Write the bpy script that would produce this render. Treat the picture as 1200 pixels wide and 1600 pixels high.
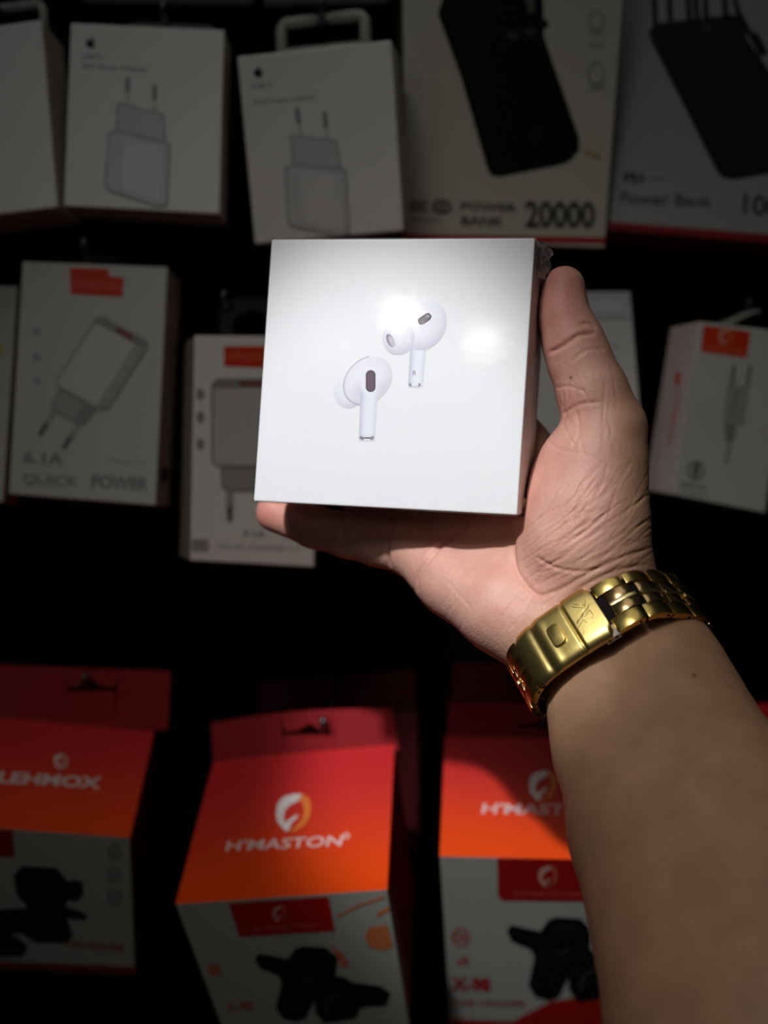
import bpy, bmesh, math, random
import numpy as np
from mathutils import Vector, Matrix, Euler

random.seed(7)
rng = np.random.default_rng(7)
scene = bpy.context.scene
COL = scene.collection
for _o in list(bpy.data.objects):
    bpy.data.objects.remove(_o)

# ------------------------------------------------------------------ camera
FPX = 1448.0                                   # focal length in pixels of a 1200x1600 frame
CAM = Vector((0.0, 0.0, 1.45))                 # eye-level phone, looking along +Y at a shop wall
cd = bpy.data.cameras.new('camera')
cam = bpy.data.objects.new('camera', cd)
COL.objects.link(cam)
cam.location = CAM
cam.rotation_euler = (math.radians(90), 0, 0)
cd.sensor_fit = 'VERTICAL'
cd.sensor_height = 36.0
cd.sensor_width = 27.0
cd.lens = FPX / 1600.0 * 36.0
cd.clip_start = 0.01
cd.clip_end = 20
cd.dof.use_dof = True
cd.dof.focus_distance = 0.345
cd.dof.aperture_fstop = 4.6
scene.camera = cam

# ------------------------------------------------------------------ world, lights, exposure
w = bpy.data.worlds.new('world'); scene.world = w
w.use_nodes = True
w.node_tree.nodes['Background'].inputs['Color'].default_value = (0.9, 0.95, 1.0, 1)
w.node_tree.nodes['Background'].inputs['Strength'].default_value = 0.010
scene.view_settings.view_transform = 'Standard'
scene.view_settings.look = 'None'
scene.view_settings.exposure = 0.0
scene.view_settings.gamma = 1.0
scene.view_settings.use_curve_mapping = False


def P(px, py, d):
    """the point at distance d into the shop along the line of sight of photo pixel (px, py)"""
    return Vector(((px - 600.0) / FPX * d, d, CAM.z - (py - 800.0) / FPX * d))


def aim(o, tgt):
    o.rotation_euler = (Vector(tgt) - o.location).to_track_quat('-Z', 'Y').to_euler()


def spot(name, loc, tgt, power, deg, blend, size, color=(1, 1, 1)):
    l = bpy.data.lights.new(name, 'SPOT')
    l.energy = power; l.spot_size = math.radians(deg); l.spot_blend = blend
    l.shadow_soft_size = size; l.color = color
    o = bpy.data.objects.new(name, l); COL.objects.link(o)
    o.location = loc; aim(o, tgt)
    return o


def area(name, loc, tgt, power, size, color=(1, 1, 1), sy=None):
    l = bpy.data.lights.new(name, 'AREA')
    l.energy = power; l.size = size; l.color = color
    if sy:
        l.shape = 'RECTANGLE'; l.size_y = sy
    else:
        l.shape = 'DISK'
    o = bpy.data.objects.new(name, l); COL.objects.link(o)
    o.location = loc; aim(o, tgt)
    return o


# added spotlights: bright pool on the held box, wide soft vignette over the display
spot('added_pool_spot', (-0.29, -0.40, 2.09), P(570, 790, .35), 43.0, 11.8, 0.62, 0.018, (0.94, 0.965, 1.0))
spot('added_vignette_spot', (-0.30, -0.50, 2.15), P(790, 985, .42), 12.5, 33, 1.0, 0.20, (1.0, 0.95, 0.88))
area('ceiling_panel', (0.0, -0.1, 2.75), (0.0, 0.5, 1.4), 1.0, 0.9, (1, 0.98, 0.95))
# lamps further back in the shop, seen mirrored in the plastic film of the held box

# ------------------------------------------------------------------ helpers


def lin(c):
    out = []
    for v in c[:3]:
        v = v / 255.0
        out.append(v / 12.92 if v <= 0.04045 else ((v + 0.055) / 1.055) ** 2.4)
    return tuple(out)


def mat(name, color=(0.8, 0.8, 0.8), rough=0.5, metal=0.0, attr=None, bump=0.0, bscale=300, coat=0.0,
        sss=0.0, spec=0.5, vary=0.0):
    m = bpy.data.materials.new(name); m.use_nodes = True
    nt = m.node_tree; b = nt.nodes['Principled BSDF']
    b.inputs['Base Color'].default_value = (*color, 1)
    b.inputs['Roughness'].default_value = rough
    b.inputs['Metallic'].default_value = metal
    b.inputs['Coat Weight'].default_value = coat
    b.inputs['Specular IOR Level'].default_value = spec
    src = None
    if attr:
        a = nt.nodes.new('ShaderNodeAttribute'); a.attribute_name = attr
        src = a.outputs['Color']
        nt.links.new(src, b.inputs['Base Color'])
    tc = nt.nodes.new('ShaderNodeTexCoord')
    if bump or vary:
        n = nt.nodes.new('ShaderNodeTexNoise'); n.inputs['Scale'].default_value = bscale
        n.inputs['Detail'].default_value = 4
        nt.links.new(tc.outputs['Object'], n.inputs['Vector'])
        if bump:
            bp = nt.nodes.new('ShaderNodeBump'); bp.inputs['Strength'].default_value = bump
            bp.inputs['Distance'].default_value = 0.001
            nt.links.new(n.outputs['Fac'], bp.inputs['Height'])
            nt.links.new(bp.outputs['Normal'], b.inputs['Normal'])
        if vary:
            mr = nt.nodes.new('ShaderNodeMapRange')
            mr.inputs['To Min'].default_value = max(0, rough - vary); mr.inputs['To Max'].default_value = rough + vary
            nt.links.new(n.outputs['Fac'], mr.inputs['Value'])
            nt.links.new(mr.outputs['Result'], b.inputs['Roughness'])
    return m


M = {}
M['print'] = mat('printed_card', rough=0.5, attr='Col', bump=0.02, bscale=900, spec=0.25)
M['print_gloss'] = mat('printed_glossy_card', rough=0.35, attr='Col', bump=0.02, bscale=700, spec=0.3)
M['held'] = mat('smooth_white_card', rough=0.42, attr='Col', spec=0.2)
M['wall'] = mat('black_panel', (0.0022, 0.0022, 0.0024), 0.8, bump=0.1, bscale=80, spec=0.1)
M['steel'] = mat('hook_steel', (0.10, 0.10, 0.10), 0.4, 1.0)
M['tab_dark'] = mat('smoked_plastic', (0.03, 0.03, 0.03), 0.4)
M['tab_white'] = mat('milky_plastic', (0.42, 0.41, 0.38), 0.45)
M['gold'] = mat('polished_gold', (0.68, 0.50, 0.15), 0.27, 1.0, bump=0.05, bscale=260, vary=0.05)
M['gold_satin'] = mat('satin_gold', (0.62, 0.47, 0.16), 0.36, 1.0, bump=0.05, bscale=400)
M['gold_side'] = mat('brushed_gold_edge', (0.62, 0.36, 0.06), 0.38, 1.0, bump=0.08, bscale=500)
M['gold_mid'] = mat('mirror_gold_centre', (0.70, 0.47, 0.20), 0.24, 1.0, bump=0.25, bscale=140)
M['gold_line'] = mat('bright_gold_line', (0.95, 0.80, 0.35), 0.3, 1.0)
M['steel_grey'] = mat('grey_steel', (0.30, 0.27, 0.23), 0.35, 1.0)
M['dark'] = mat('dark_gap', (0.006, 0.005, 0.004), 0.7, spec=.1)


class MB:
    """collects coloured faces and builds ONE mesh object"""
    def __init__(s):
        s.v = []; s.f = []; s.c = []; s.m = []

    def face(s, pts, col=(1, 1, 1), mi=0):
        i = len(s.v); s.v += [tuple(p) for p in pts]; s.f.append(tuple(range(i, i + len(pts))))
        s.c.append(col); s.m.append(mi)

    def mesh(s, verts, faces, col=(1, 1, 1), mi=0):
        i = len(s.v); s.v += [tuple(p) for p in verts]
        for f in faces:
            s.f.append(tuple(i + k for k in f)); s.c.append(col); s.m.append(mi)

    def build(s, name, mats, parent=None, origin=None, smooth=False, world=True):
        if not isinstance(mats, (list, tuple)): mats = [mats]
        org = Vector(origin) if origin is not None else Vector((0, 0, 0))
        me = bpy.data.meshes.new(name)
        me.from_pydata([(p[0] - org.x, p[1] - org.y, p[2] - org.z) for p in s.v], [], s.f)
        for m_ in mats: me.materials.append(m_)
        ca = me.color_attributes.new('Col', 'FLOAT_COLOR', 'CORNER')
        arr = []
        for f, c in zip(s.f, s.c):
            if isinstance(c[0], (int, float)):
                arr += [c[0], c[1], c[2], 1.0] * len(f)
            else:
                for q in c: arr += [q[0], q[1], q[2], 1.0]
        ca.data.foreach_set('color', arr)
        me.polygons.foreach_set('material_index', s.m)
        if smooth: me.polygons.foreach_set('use_smooth', [True] * len(s.f))
        me.update()
        o = bpy.data.objects.new(name, me); COL.objects.link(o)
        if parent is not None:
            o.parent = parent
            o.location = org - parent.location
        else:
            o.location = org
        return o


def tag(o, label=None, cat=None, group=None, kind=None):
    if label: o['label'] = label
    if cat: o['category'] = cat
    if group: o['group'] = group
    if kind: o['kind'] = kind
    return o


def empty(name, loc, label, cat, group=None):
    o = bpy.data.objects.new(name, None); COL.objects.link(o)
    o.location = loc; o.empty_display_size = 0.01
    return tag(o, label, cat, group)


def tube_geo(pts, r, n=10, close=False):
    pts = [Vector(p) for p in pts]; V = []; F = []
    up = Vector((0.13, 0.21, 0.97)).normalized(); N = len(pts)
    prev = None
    for i, p in enumerate(pts):
        a = pts[(i - 1) % N] if (close or i > 0) else p
        b = pts[(i + 1) % N] if (close or i < N - 1) else p
        t = (b - a).normalized()
        x = (prev - t * prev.dot(t)) if prev is not None else up.cross(t)
        if x.length < 1e-6: x = Vector((1, 0, 0)).cross(t)
        x.normalize(); y = t.cross(x); prev = x
        rr = r[i] if isinstance(r, (list, tuple)) else r
        for k in range(n):
            q = 2 * math.pi * k / n
            V.append(p + x * (rr * math.cos(q)) + y * (rr * math.sin(q)))
    for i in range(N if close else N - 1):
        j = (i + 1) % N
        for k in range(n):
            F.append((i * n + k, i * n + (k + 1) % n, j * n + (k + 1) % n, j * n + k))
    if not close:
        F.append(tuple(reversed(range(n)))); F.append(tuple((N - 1) * n + k for k in range(n)))
    return V, F


def prism_geo(fr, back, bev=0.0008, seg=2):
    """bevelled carton from 4 front corners (TL,TR,BR,BL) and the vector to its back"""
    bm = bmesh.new()
    a = [bm.verts.new(p) for p in fr]; b = [bm.verts.new(Vector(p) + back) for p in fr]
    bm.faces.new(a); bm.faces.new(b[::-1])
    for i in range(4):
        j = (i + 1) % 4
        bm.faces.new((a[j], a[i], b[i], b[j]))
    bmesh.ops.recalc_face_normals(bm, faces=bm.faces)
    if bev: bmesh.ops.bevel(bm, geom=list(bm.edges), offset=bev, segments=seg, profile=0.5, affect='EDGES')
    bm.verts.index_update()
    V = [v.co.copy() for v in bm.verts]; F = [tuple(v.index for v in f.verts) for f in bm.faces]
    N = [f.normal.copy() for f in bm.faces]
    bm.free()
    return V, F, N


_txt = {}


def text2d(s, bold=0.0):
    """lettering as flat 2-D polygons, x in 0..1 of its width, y in cap heights"""
    if (s, bold) in _txt: return _txt[(s, bold)]
    cu = bpy.data.curves.new('lettering', 'FONT'); cu.body = s; cu.size = 1.0; cu.offset = bold
    cu.resolution_u = 3
    ob = bpy.data.objects.new('lettering', cu); COL.objects.link(ob)
    dg = bpy.context.evaluated_depsgraph_get(); dg.update()
    me = bpy.data.meshes.new_from_object(ob.evaluated_get(dg))
    V = [(v.co.x, v.co.y) for v in me.vertices]; F = [tuple(p.vertices) for p in me.polygons]
    bpy.data.objects.remove(ob); bpy.data.curves.remove(cu); bpy.data.meshes.remove(me)
    x0 = min(v[0] for v in V); x1 = max(v[0] for v in V)
    V = [((v[0] - x0) / (x1 - x0), v[1] / 0.70) for v in V]
    _txt[(s, bold)] = (V, F)
    return V, F


class Plane:
    """one face of a carton; prints are laid on it a hair above the card"""
    def __init__(s, p, n):
        s.p = Vector(p); s.n = Vector(n).normalized()
        if (CAM - s.p).dot(s.n) < 0: s.n = -s.n
        s.lift = 0.00012

    def hit(s, px, py, lift=0.0):
        r = P(px, py, 1.0) - CAM
        p = s.p + s.n * lift
        t = (p - CAM).dot(s.n) / r.dot(s.n)
        return CAM + r * t

    def poly(s, mb, pts, col, layer=1):
        q = [s.hit(x, y, s.lift * layer) for x, y in pts]
        nn = (q[1] - q[0]).cross(q[2] - q[0])
        ar = Vector((0, 0, 0))
        for i in range(len(q)): ar += (q[i] - q[0]).cross(q[(i + 1) % len(q)] - q[0])
        if ar.dot(s.n) < 0: q = q[::-1]; col = col if isinstance(col[0], (int, float)) else col[::-1]
        mb.face(q, col)

    def text(s, mb, txt, a, b, up, col, layer=2, bold=0.0):
        """baseline from pixel a to pixel b, capital height vector up (pixels)"""
        V, F = text2d(txt, bold)
        W = [s.hit(a[0] + (b[0] - a[0]) * x + up[0] * y, a[1] + (b[1] - a[1]) * x + up[1] * y, s.lift * layer) for x, y in V]
        G = []
        for f in F:
            n = (W[f[1]] - W[f[0]]).cross(W[f[2]] - W[f[0]])
            G.append(f if n.dot(s.n) >= 0 else f[::-1])
        mb.mesh(W, G, col)

    def disc(s, mb, c, rx, ry, col, layer=1, n=28, rot=0.0):
        ca, sa = math.cos(rot), math.sin(rot)
        s.poly(mb, [(c[0] + rx * math.cos(q) * ca - ry * math.sin(q) * sa, c[1] + rx * math.cos(q) * sa + ry * math.sin(q) * ca)
                    for q in [2 * math.pi * k / n for k in range(n)]], col, layer)

    def stroke(s, mb, pts, wd, col, layer=1, close=False):
        if close: pts = list(pts) + [pts[0]]
        for (x0, y0), (x1, y1) in zip(pts[:-1], pts[1:]):
            L = math.hypot(x1 - x0, y1 - y0) or 1
            ox, oy = -(y1 - y0) / L * wd / 2, (x1 - x0) / L * wd / 2
            ex, ey = (x1 - x0) / L * wd * .3, (y1 - y0) / L * wd * .3
            s.poly(mb, [(x0 + ox - ex, y0 + oy - ey), (x1 + ox + ex, y1 + oy + ey), (x1 - ox + ex, y1 - oy + ey), (x0 - ox - ex, y0 - oy - ey)], col, layer)

    def ring(s, mb, c, rx, ry, wd, col, layer=1, a0=0, a1=360, n=24):
        for k in range(n):
            t0, t1 = math.radians(a0 + (a1 - a0) * k / n), math.radians(a0 + (a1 - a0) * (k + 1) / n)
            f = lambda t, q: (c[0] + (rx + q) * math.cos(t), c[1] + (ry + q) * math.sin(t))
            s.poly(mb, [f(t0, wd / 2), f(t1, wd / 2), f(t1, -wd / 2), f(t0, -wd / 2)], col, layer)


def rotm(r):
    return Euler(r, 'XYZ').to_matrix()


class Carton:
    """a real rectangular carton: front face in its own tilted plane, corners where the carton's corners are"""
    def __init__(s, loc, rot, depth, corners, col, side=None, bottom=None, bev=0.0008, topcol=None):
        Rm = rotm(rot); s.R = Rm
        s.n = Rm @ Vector((0, -1, 0)); s.back = Rm @ Vector((0, depth, 0))
        s.front = Plane(loc, s.n)
        s.fc = [s.front.hit(*c) for c in corners]
        s.mb = MB()
        V, F, N = prism_geo(s.fc, s.back, bev)
        R_ = Rm.transposed()
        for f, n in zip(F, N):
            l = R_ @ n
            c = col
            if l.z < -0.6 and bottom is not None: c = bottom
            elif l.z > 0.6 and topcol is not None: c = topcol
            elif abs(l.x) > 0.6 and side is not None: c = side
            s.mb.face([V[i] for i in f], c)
        s.base = (s.fc[2] + s.fc[3]) / 2 + s.back / 2
        s.right = Plane(s.fc[1], s.back.cross(s.fc[2] - s.fc[1]))
        s.left = Plane(s.fc[0], s.back.cross(s.fc[3] - s.fc[0]))
        s.top = Plane(s.fc[0], s.back.cross(s.fc[1] - s.fc[0]))
        s.bot = Plane(s.fc[3], s.back.cross(s.fc[2] - s.fc[3]))

    def px(s, X):
        d = X - CAM
        return (600 + FPX * d.x / d.y, 800 - FPX * d.z / d.y)


# ------------------------------------------------------------------ structure
mb = MB()
WALL_Y = 0.80
V, F, N = prism_geo([(-1.1, WALL_Y, 2.3), (1.1, WALL_Y, 2.3), (1.1, WALL_Y, 0.3), (-1.1, WALL_Y, 0.3)], Vector((0, 0.02, 0)), 0)
mb.mesh(V, F, (0, 0, 0))
tag(mb.build('wall_back', M['wall']), kind='structure')

WHITE = lin((235, 235, 232)); CREAM = lin((214, 212, 196)); GREYW = lin((205, 206, 204))
BLACK = lin((14, 14, 15)); RED = lin((170, 22, 20)); ORANGE = lin((240, 60, 20))


def hook(tip, length_to_wall=True, r=0.0022, label='steel display hook', px=None):
    """wire hook from the wall to its upturned tip"""
    tip = Vector(tip)
    pts = [Vector((tip.x, WALL_Y, tip.z)), Vector((tip.x, tip.y + 0.012, tip.z)), Vector((tip.x, tip.y + 0.004, tip.z + 0.0006)),
           Vector((tip.x, tip.y, tip.z + 0.004)), Vector((tip.x, tip.y - 0.001, tip.z + 0.009))]
    mb = MB(); V, F = tube_geo(pts, r, 10); mb.mesh(V, F)
    o = mb.build('display_hook', M['steel'], origin=pts[0], smooth=True)
    return tag(o, label, 'hook', 'display hooks')


def loop_tab(parent, carton, c, hw, hh, r, mname, gap=0.0, name='hang_tab', lab=None):
    """rounded plastic hanging loop rising from the back of a carton; c = centre point"""
    c = Vector(c); ex = (carton.fc[1] - carton.fc[0]).normalized(); ez = Vector((0, 0, 1))
    ez = (ez - ex * ez.dot(ex)).normalized()
    pts = []
    rc = hh * 0.45
    def arc(cx, cz, a0, a1):
        for k in range(7):
            a = math.radians(a0 + (a1 - a0) * k / 6); pts.append((cx + rc * math.cos(a), cz + rc * math.sin(a)))
    pts.append((-hw, -hh * 1.2)); arc(-hw + rc, hh - rc, 180, 90)
    left = list(pts); pts.clear()
    arc(hw - rc, hh - rc, 90, 0); pts.append((hw, -hh * 1.2))
    mb = MB()
    tr = lambda L: [c + ex * x + ez * z for x, z in L]
    if gap:
        V, F = tube_geo(tr(left + [(-gap, hh), (-gap * .9, hh + .0012)]), r, 8); mb.mesh(V, F)
        V, F = tube_geo(tr([(gap * .9, hh + .0012), (gap, hh)] + pts), r, 8); mb.mesh(V, F)
    else:
        V, F = tube_geo(tr(left + pts), r, 8); mb.mesh(V, F)
    V, F = tube_geo(tr([(-hw, -hh * .7), (hw, -hh * .7)]), r * .8, 8); mb.mesh(V, F)
    o = mb.build(name, M[mname], parent, origin=c, smooth=True)
    if lab: o['label'] = lab
    return o


# --- the white adapter cartons on the top row ---------------------------------
LG = lin((196, 196, 200)); MG = lin((150, 150, 154)); PINKG = lin((188, 180, 184))


def apple_mark(pl, mb, cx, cy, h, rot):
    s = h / 2.0; ca, sa = math.cos(rot), math.sin(rot)
    body = [(0, -.42), (.22, -.55), (.5, -.55), (.72, -.36), (.52, -.12), (.5, .12), (.62, .34), (.82, .44), (.66, .78), (.42, 1.0), (.2, .98), (0, .9),
            (-.2, .98), (-.44, 1.0), (-.7, .68), (-.86, .28), (-.88, -.1), (-.74, -.4), (-.5, -.55), (-.22, -.54)]
    leaf = [(0, -.66), (.02, -.88), (.16, -1.06), (.36, -1.14), (.34, -.92), (.2, -.72)]
    for shp in (body, leaf):
        pl.poly(mb, [(cx + s * (x * ca - y * sa), cy + s * (x * sa + y * ca)) for x, y in shp], BLACK, 2)


def adapter_art(c, tr, logo=True, tx=True):
    """tr maps unit face coordinates (0..240, 0..290) to pixels"""
    pl, mb = c.front, c.mb
    if logo:
        p = tr(33, 30); q = tr(50, 30)
        rot = math.atan2(q[1] - p[1], q[0] - p[0])
        apple_mark(pl, mb, p[0], p[1], 17, rot)
    if tx:
        a, b = tr(20, 55), tr(52, 55); pl.text(mb, 'USB-C', a, b, (tr(20, 47)[0] - a[0], tr(20, 47)[1] - a[1]), MG)
        a, b = tr(20, 71), tr(118, 71); pl.text(mb, '20W Power Adapter', a, b, (tr(20, 63)[0] - a[0], tr(20, 63)[1] - a[1]), MG)
    P_ = lambda L: [tr(*q) for q in L]
    edge = lin((172, 172, 174)); b1 = lin((212, 212, 212)); b2 = lin((224, 224, 224)); b3 = lin((205, 205, 206))
    # plug block
    pl.poly(mb, P_([(72, 122), (94, 124), (118, 132), (130, 130), (147, 138), (151, 184), (120, 186), (72, 176)]), edge, 2)
    pl.poly(mb, P_([(75, 125), (93, 127), (118, 135), (130, 133), (144, 140), (148, 181), (120, 183), (75, 173)]), b3, 3)
    # body
    pl.poly(mb, P_([(60, 170), (78, 166), (150, 180), (158, 184), (156, 280), (140, 284), (62, 262), (57, 254)]), edge, 4)
    pl.poly(mb, P_([(63, 173), (78, 170), (150, 184), (155, 187), (153, 277), (139, 281), (64, 259), (60, 252)]), b1, 5)
    pl.poly(mb, P_([(84, 178), (146, 190), (144, 274), (84, 258)]), b2, 6)
    # pins
    for x, y0 in ((88, 84), (130, 94)):
        pl.stroke(mb, [tr(x, y0), tr(x + .5, y0 + 20)], 7, MG, 2)
        pl.stroke(mb, [tr(x, y0 + 19), tr(x + 1, y0 + 40)], 5, b3, 2)


def bil(c):
    (x0, y0), (x1, y1), (x2, y2), (x3, y3) = c
    def f(u, v):
        u /= 240.0; v /= 290.0
        return ((x0 * (1 - u) + x1 * u) * (1 - v) + (x3 * (1 - u) + x2 * u) * v, (y0 * (1 - u) + y1 * u) * (1 - v) + (y3 * (1 - u) + y2 * u) * v)
    return f


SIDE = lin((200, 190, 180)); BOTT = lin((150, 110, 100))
GA = 'white power adapter cartons on the top row'
defs = [
    ('A1', (-0.2219, 0.5024, 1.6609), (0.004, -0.097, -0.060), 0.030, [(-170, 62), (65, 30), (90, 324), (-140, 352)],
     'white adapter carton cut off by the left picture edge in the top row'),
    ('A2', (-0.1299, 0.5033, 1.6640), (0.015, 0.036, 0.008), 0.022, [(110, 35), (351, 46), (343, 335), (99, 322)],
     'upright white adapter carton in the top row, second from the left'),
    ('A3', (-0.0344, 0.5058, 1.6503), (0.233, -0.035, -0.155), 0.0295, [(370, 88), (612, 62), (631, 361), (398, 382)],
     'tilted white adapter carton just above the held earbuds box, beside the power bank carton'),
]
for key, loc, rot, dep, cs, lab in defs:
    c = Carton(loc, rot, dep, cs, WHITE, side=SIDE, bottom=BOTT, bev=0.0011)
    tr = bil(cs)
    if key == 'A1':
        # picture of the adapter runs onto the visible part of the face
        adapter_art(c, lambda u, v: tr(u - 16, v + 12), False, True)
    else:
        adapter_art(c, (lambda u, v: tr(u + (4 if u > 55 else 0), v)) if key == 'A2' else (lambda u, v: tr(u - 2, v + (6 if v > 60 else -3))))
    root = empty('adapter_carton', c.base, lab, 'box', GA)
    o = c.mb.build('carton', M['print'], root, origin=c.base)
    topc = (c.fc[0] + c.fc[1]) / 2 + c.back
    if key == 'A3':
        tc_ = Plane(c.fc[0] + c.back, c.n).hit(505, 58)
        loop_tab(root, c, tc_, .024, .010, .0032, 'tab_white', gap=.004, lab='milky plastic hanging loop')
    else:
        tc_ = topc + Vector((0.008, 0, .001))
        if key == 'A1': tc_ = Plane(c.fc[0] + c.back, c.n).hit(5, 38)
        loop_tab(root, c, tc_, .024, .009, .0024, 'tab_dark' if key == 'A2' else 'tab_white')
    hook((tc_.x, topc.y - 0.02, tc_.z + 0.004), label='steel hook holding the %s white adapter carton' % {'A1': 'leftmost', 'A2': 'upright middle', 'A3': 'tilted'}[key])

# --- power bank cartons ---------------------------------------------------------
cs = [(628, -160), (985, -150), (946, 372), (632, 362)]
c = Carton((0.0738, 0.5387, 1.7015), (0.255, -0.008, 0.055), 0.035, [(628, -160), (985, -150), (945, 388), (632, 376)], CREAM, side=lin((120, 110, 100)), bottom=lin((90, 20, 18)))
pl = c.front; mb = c.mb
pl.poly(mb, [(632, 366), (946, 371), (945, 381), (632, 376)], lin((190, 25, 25)))
DB = lin((12, 12, 13))
pl.poly(mb, [(684, 22), (700, -30), (846, -80), (850, 58), (905, 215), (905, 235), (893, 250), (880, 257), (780, 277), (768, 274), (762, 266), (720, 120)], DB)
pl.poly(mb, [(839, 20), (858, 36), (855, 44), (840, 42)], DB, 2)
for cx in (802, 829):
    pl.disc(mb, (cx, 55 if cx == 802 else 50), 10, 7, lin((70, 70, 70)), 3)
pl.disc(mb, (838, 212), 9, 9, lin((32, 32, 34)), 3)
pl.poly(mb, [(815, -30), (832, -30), (836, 18), (826, 20)], lin((110, 108, 100)), 3)
DG = lin((88, 86, 81))
for y, r in ((115, 14), (32, 10)):
    pl.ring(mb, (932, y), 12, 18 if y > 60 else 14, 3, lin((165, 162, 148)), 2)
for y in (52, 70, 130, 138): pl.stroke(mb, [(922, y), (944, y)], 3, lin((172, 169, 156)), 2)
pl.stroke(mb, [(915, 237), (936, 246)], 6, lin((190, 160, 90)), 2)
pl.text(mb, 'POWER', (720, 328), (808, 331), (0, -12), DG, 2, 0.03)
pl.text(mb, 'BANK', (721, 351), (788, 353), (0, -13), DG, 2, 0.03)
pl.text(mb, '20000', (820, 354), (930, 355), (0, -39), lin((78, 76, 72)), 2, 0.035)
pl.poly(mb, [(640, 312), (668, 313), (667, 331), (640, 330)], lin((150, 146, 134)), 2)
pl.ring(mb, (690, 323), 13, 10, 4, lin((90, 84, 78)), 2)
pl.text(mb, 'HD', (676, 330), (706, 331), (0, -14), DG, 3, 0.02)
pl.stroke(mb, [(640, 343), (690, 345)], 3, lin((165, 160, 148)), 2)
root = empty('power_bank_carton', c.base, 'cream power bank carton printed 20000, right of the tilted white adapter carton', 'box', 'power bank cartons')
c.mb.build('carton', M['print'], root, origin=c.base)
t = (c.fc[0] + c.fc[1]) / 2 + c.back; loop_tab(root, c, t, .02, .012, .002, 'tab_white')
hook((t.x, t.y - .02, t.z + .006), label='steel hook holding the cream 20000 power bank carton')

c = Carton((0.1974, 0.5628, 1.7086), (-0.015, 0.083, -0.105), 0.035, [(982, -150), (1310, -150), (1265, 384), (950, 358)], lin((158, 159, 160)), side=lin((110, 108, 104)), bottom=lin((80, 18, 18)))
pl = c.front; mb = c.mb
pl.poly(mb, [(951, 346), (1265, 371), (1265, 384), (950, 358)], lin((140, 22, 22)))
pl.poly(mb, [(1016, 62), (1014, 48), (1024, 36), (1150, 22), (1162, 34), (1168, 62), (1230, 150), (1270, 250), (1262, 262), (1145, 281), (1128, 277), (1119, 266)], DB)
for (x0, y0, x1, y1) in ((1020, -60, 1024, 40), (1043, -60, 1048, 38), (1070, -60, 1078, 34), (1082, -60, 1090, 32), (1098, -60, 1104, 30), (1124, -60, 1135, 26)):
    pl.stroke(mb, [(x0, y0), (x1, y1)], 9, DB, 1.5)
pl.stroke(mb, [(1140, -40), (1152, 15), (1172, 52), (1184, 66)], 8, DB, 1.5)
pl.stroke(mb, [(1178, 56), (1192, 82)], 15, DB, 2)
pl.disc(mb, (1104, 42), 6, 8, lin((52, 52, 54)), 3); pl.disc(mb, (1130, 45), 6, 7, lin((40, 40, 42)), 3)
pl.text(mb, 'Power Bank', (969, 317), (1112, 323), (1, -18), lin((84, 84, 88)), 2, 0.02)
pl.text(mb, '10000', (1160, 333), (1262, 343), (2, -30), lin((74, 74, 76)), 2, 0.03)
pl.text(mb, 'PD', (974, 283), (1006, 285), (1, -13), lin((60, 60, 62)), 2, 0.05)
pl.stroke(mb, [(1014, 278), (1040, 279)], 3, lin((135, 135, 136)), 2)
root = empty('power_bank_carton', c.base, 'grey power bank carton printed 10000 at the top right corner', 'box', 'power bank cartons')
c.mb.build('carton', M['print'], root, origin=c.base)
t = (c.fc[0] + c.fc[1]) / 2 + c.back; loop_tab(root, c, t, .02, .012, .002, 'tab_white')
hook((t.x, t.y - .02, t.z + .006), label='steel hook holding the grey 10000 power bank carton')

# cartons of the row above, only their bottoms in view
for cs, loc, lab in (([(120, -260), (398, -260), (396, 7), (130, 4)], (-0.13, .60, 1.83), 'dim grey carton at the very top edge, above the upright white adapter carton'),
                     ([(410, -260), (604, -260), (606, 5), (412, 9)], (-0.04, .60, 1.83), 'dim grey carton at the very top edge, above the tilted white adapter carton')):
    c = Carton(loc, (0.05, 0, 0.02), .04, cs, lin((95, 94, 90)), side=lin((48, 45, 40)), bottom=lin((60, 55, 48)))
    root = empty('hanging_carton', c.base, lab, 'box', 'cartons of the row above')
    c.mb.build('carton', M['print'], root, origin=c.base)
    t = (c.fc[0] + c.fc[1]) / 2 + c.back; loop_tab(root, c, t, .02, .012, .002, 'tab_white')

# --- middle row -----------------------------------------------------------------
LAB = lin((225, 50, 18)); LABT = lin((240, 150, 120))


def emblem(pl, mb, cx, cy, h, layer=2, wcol=None, ocol=None, skew=0.0):
    """the shield-like lion emblem: white left half, orange right half"""
    wcol = wcol or lin((235, 225, 222)); ocol = ocol or lin((240, 130, 60)); s = h / 2.0
    T = lambda L: [(cx + s * (x + skew * y), cy + s * y) for x, y in L]
    pl.poly(mb, T([(.38, -.98), (-.1, -.98), (-.62, -.8), (-.86, -.45), (-.88, .1), (-.78, .45), (-.42, .86), (-.36, .62), (-.48, .25), (-.46, -.1), (-.2, -.42), (.18, -.6)]), wcol, layer)
    pl.poly(mb, T([(-.42, .86), (-.36, .5), (-.12, .3), (.18, .12), (.3, .1), (.16, .34), (-.06, .5), (-.1, .8), (-.24, .98)]), wcol, layer + 1)
    pl.poly(mb, T([(.42, -.98), (.78, -.74), (.9, -.4), (.88, .2), (.62, .66), (.1, 1.0), (-.1, 1.0), (.2, .72), (.5, .34), (.58, -.1), (.44, -.52), (.24, -.66)]), ocol, layer)


def label_block(pl, mb, q, tx=True):
    pl.poly(mb, q, LAB, 2)


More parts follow.
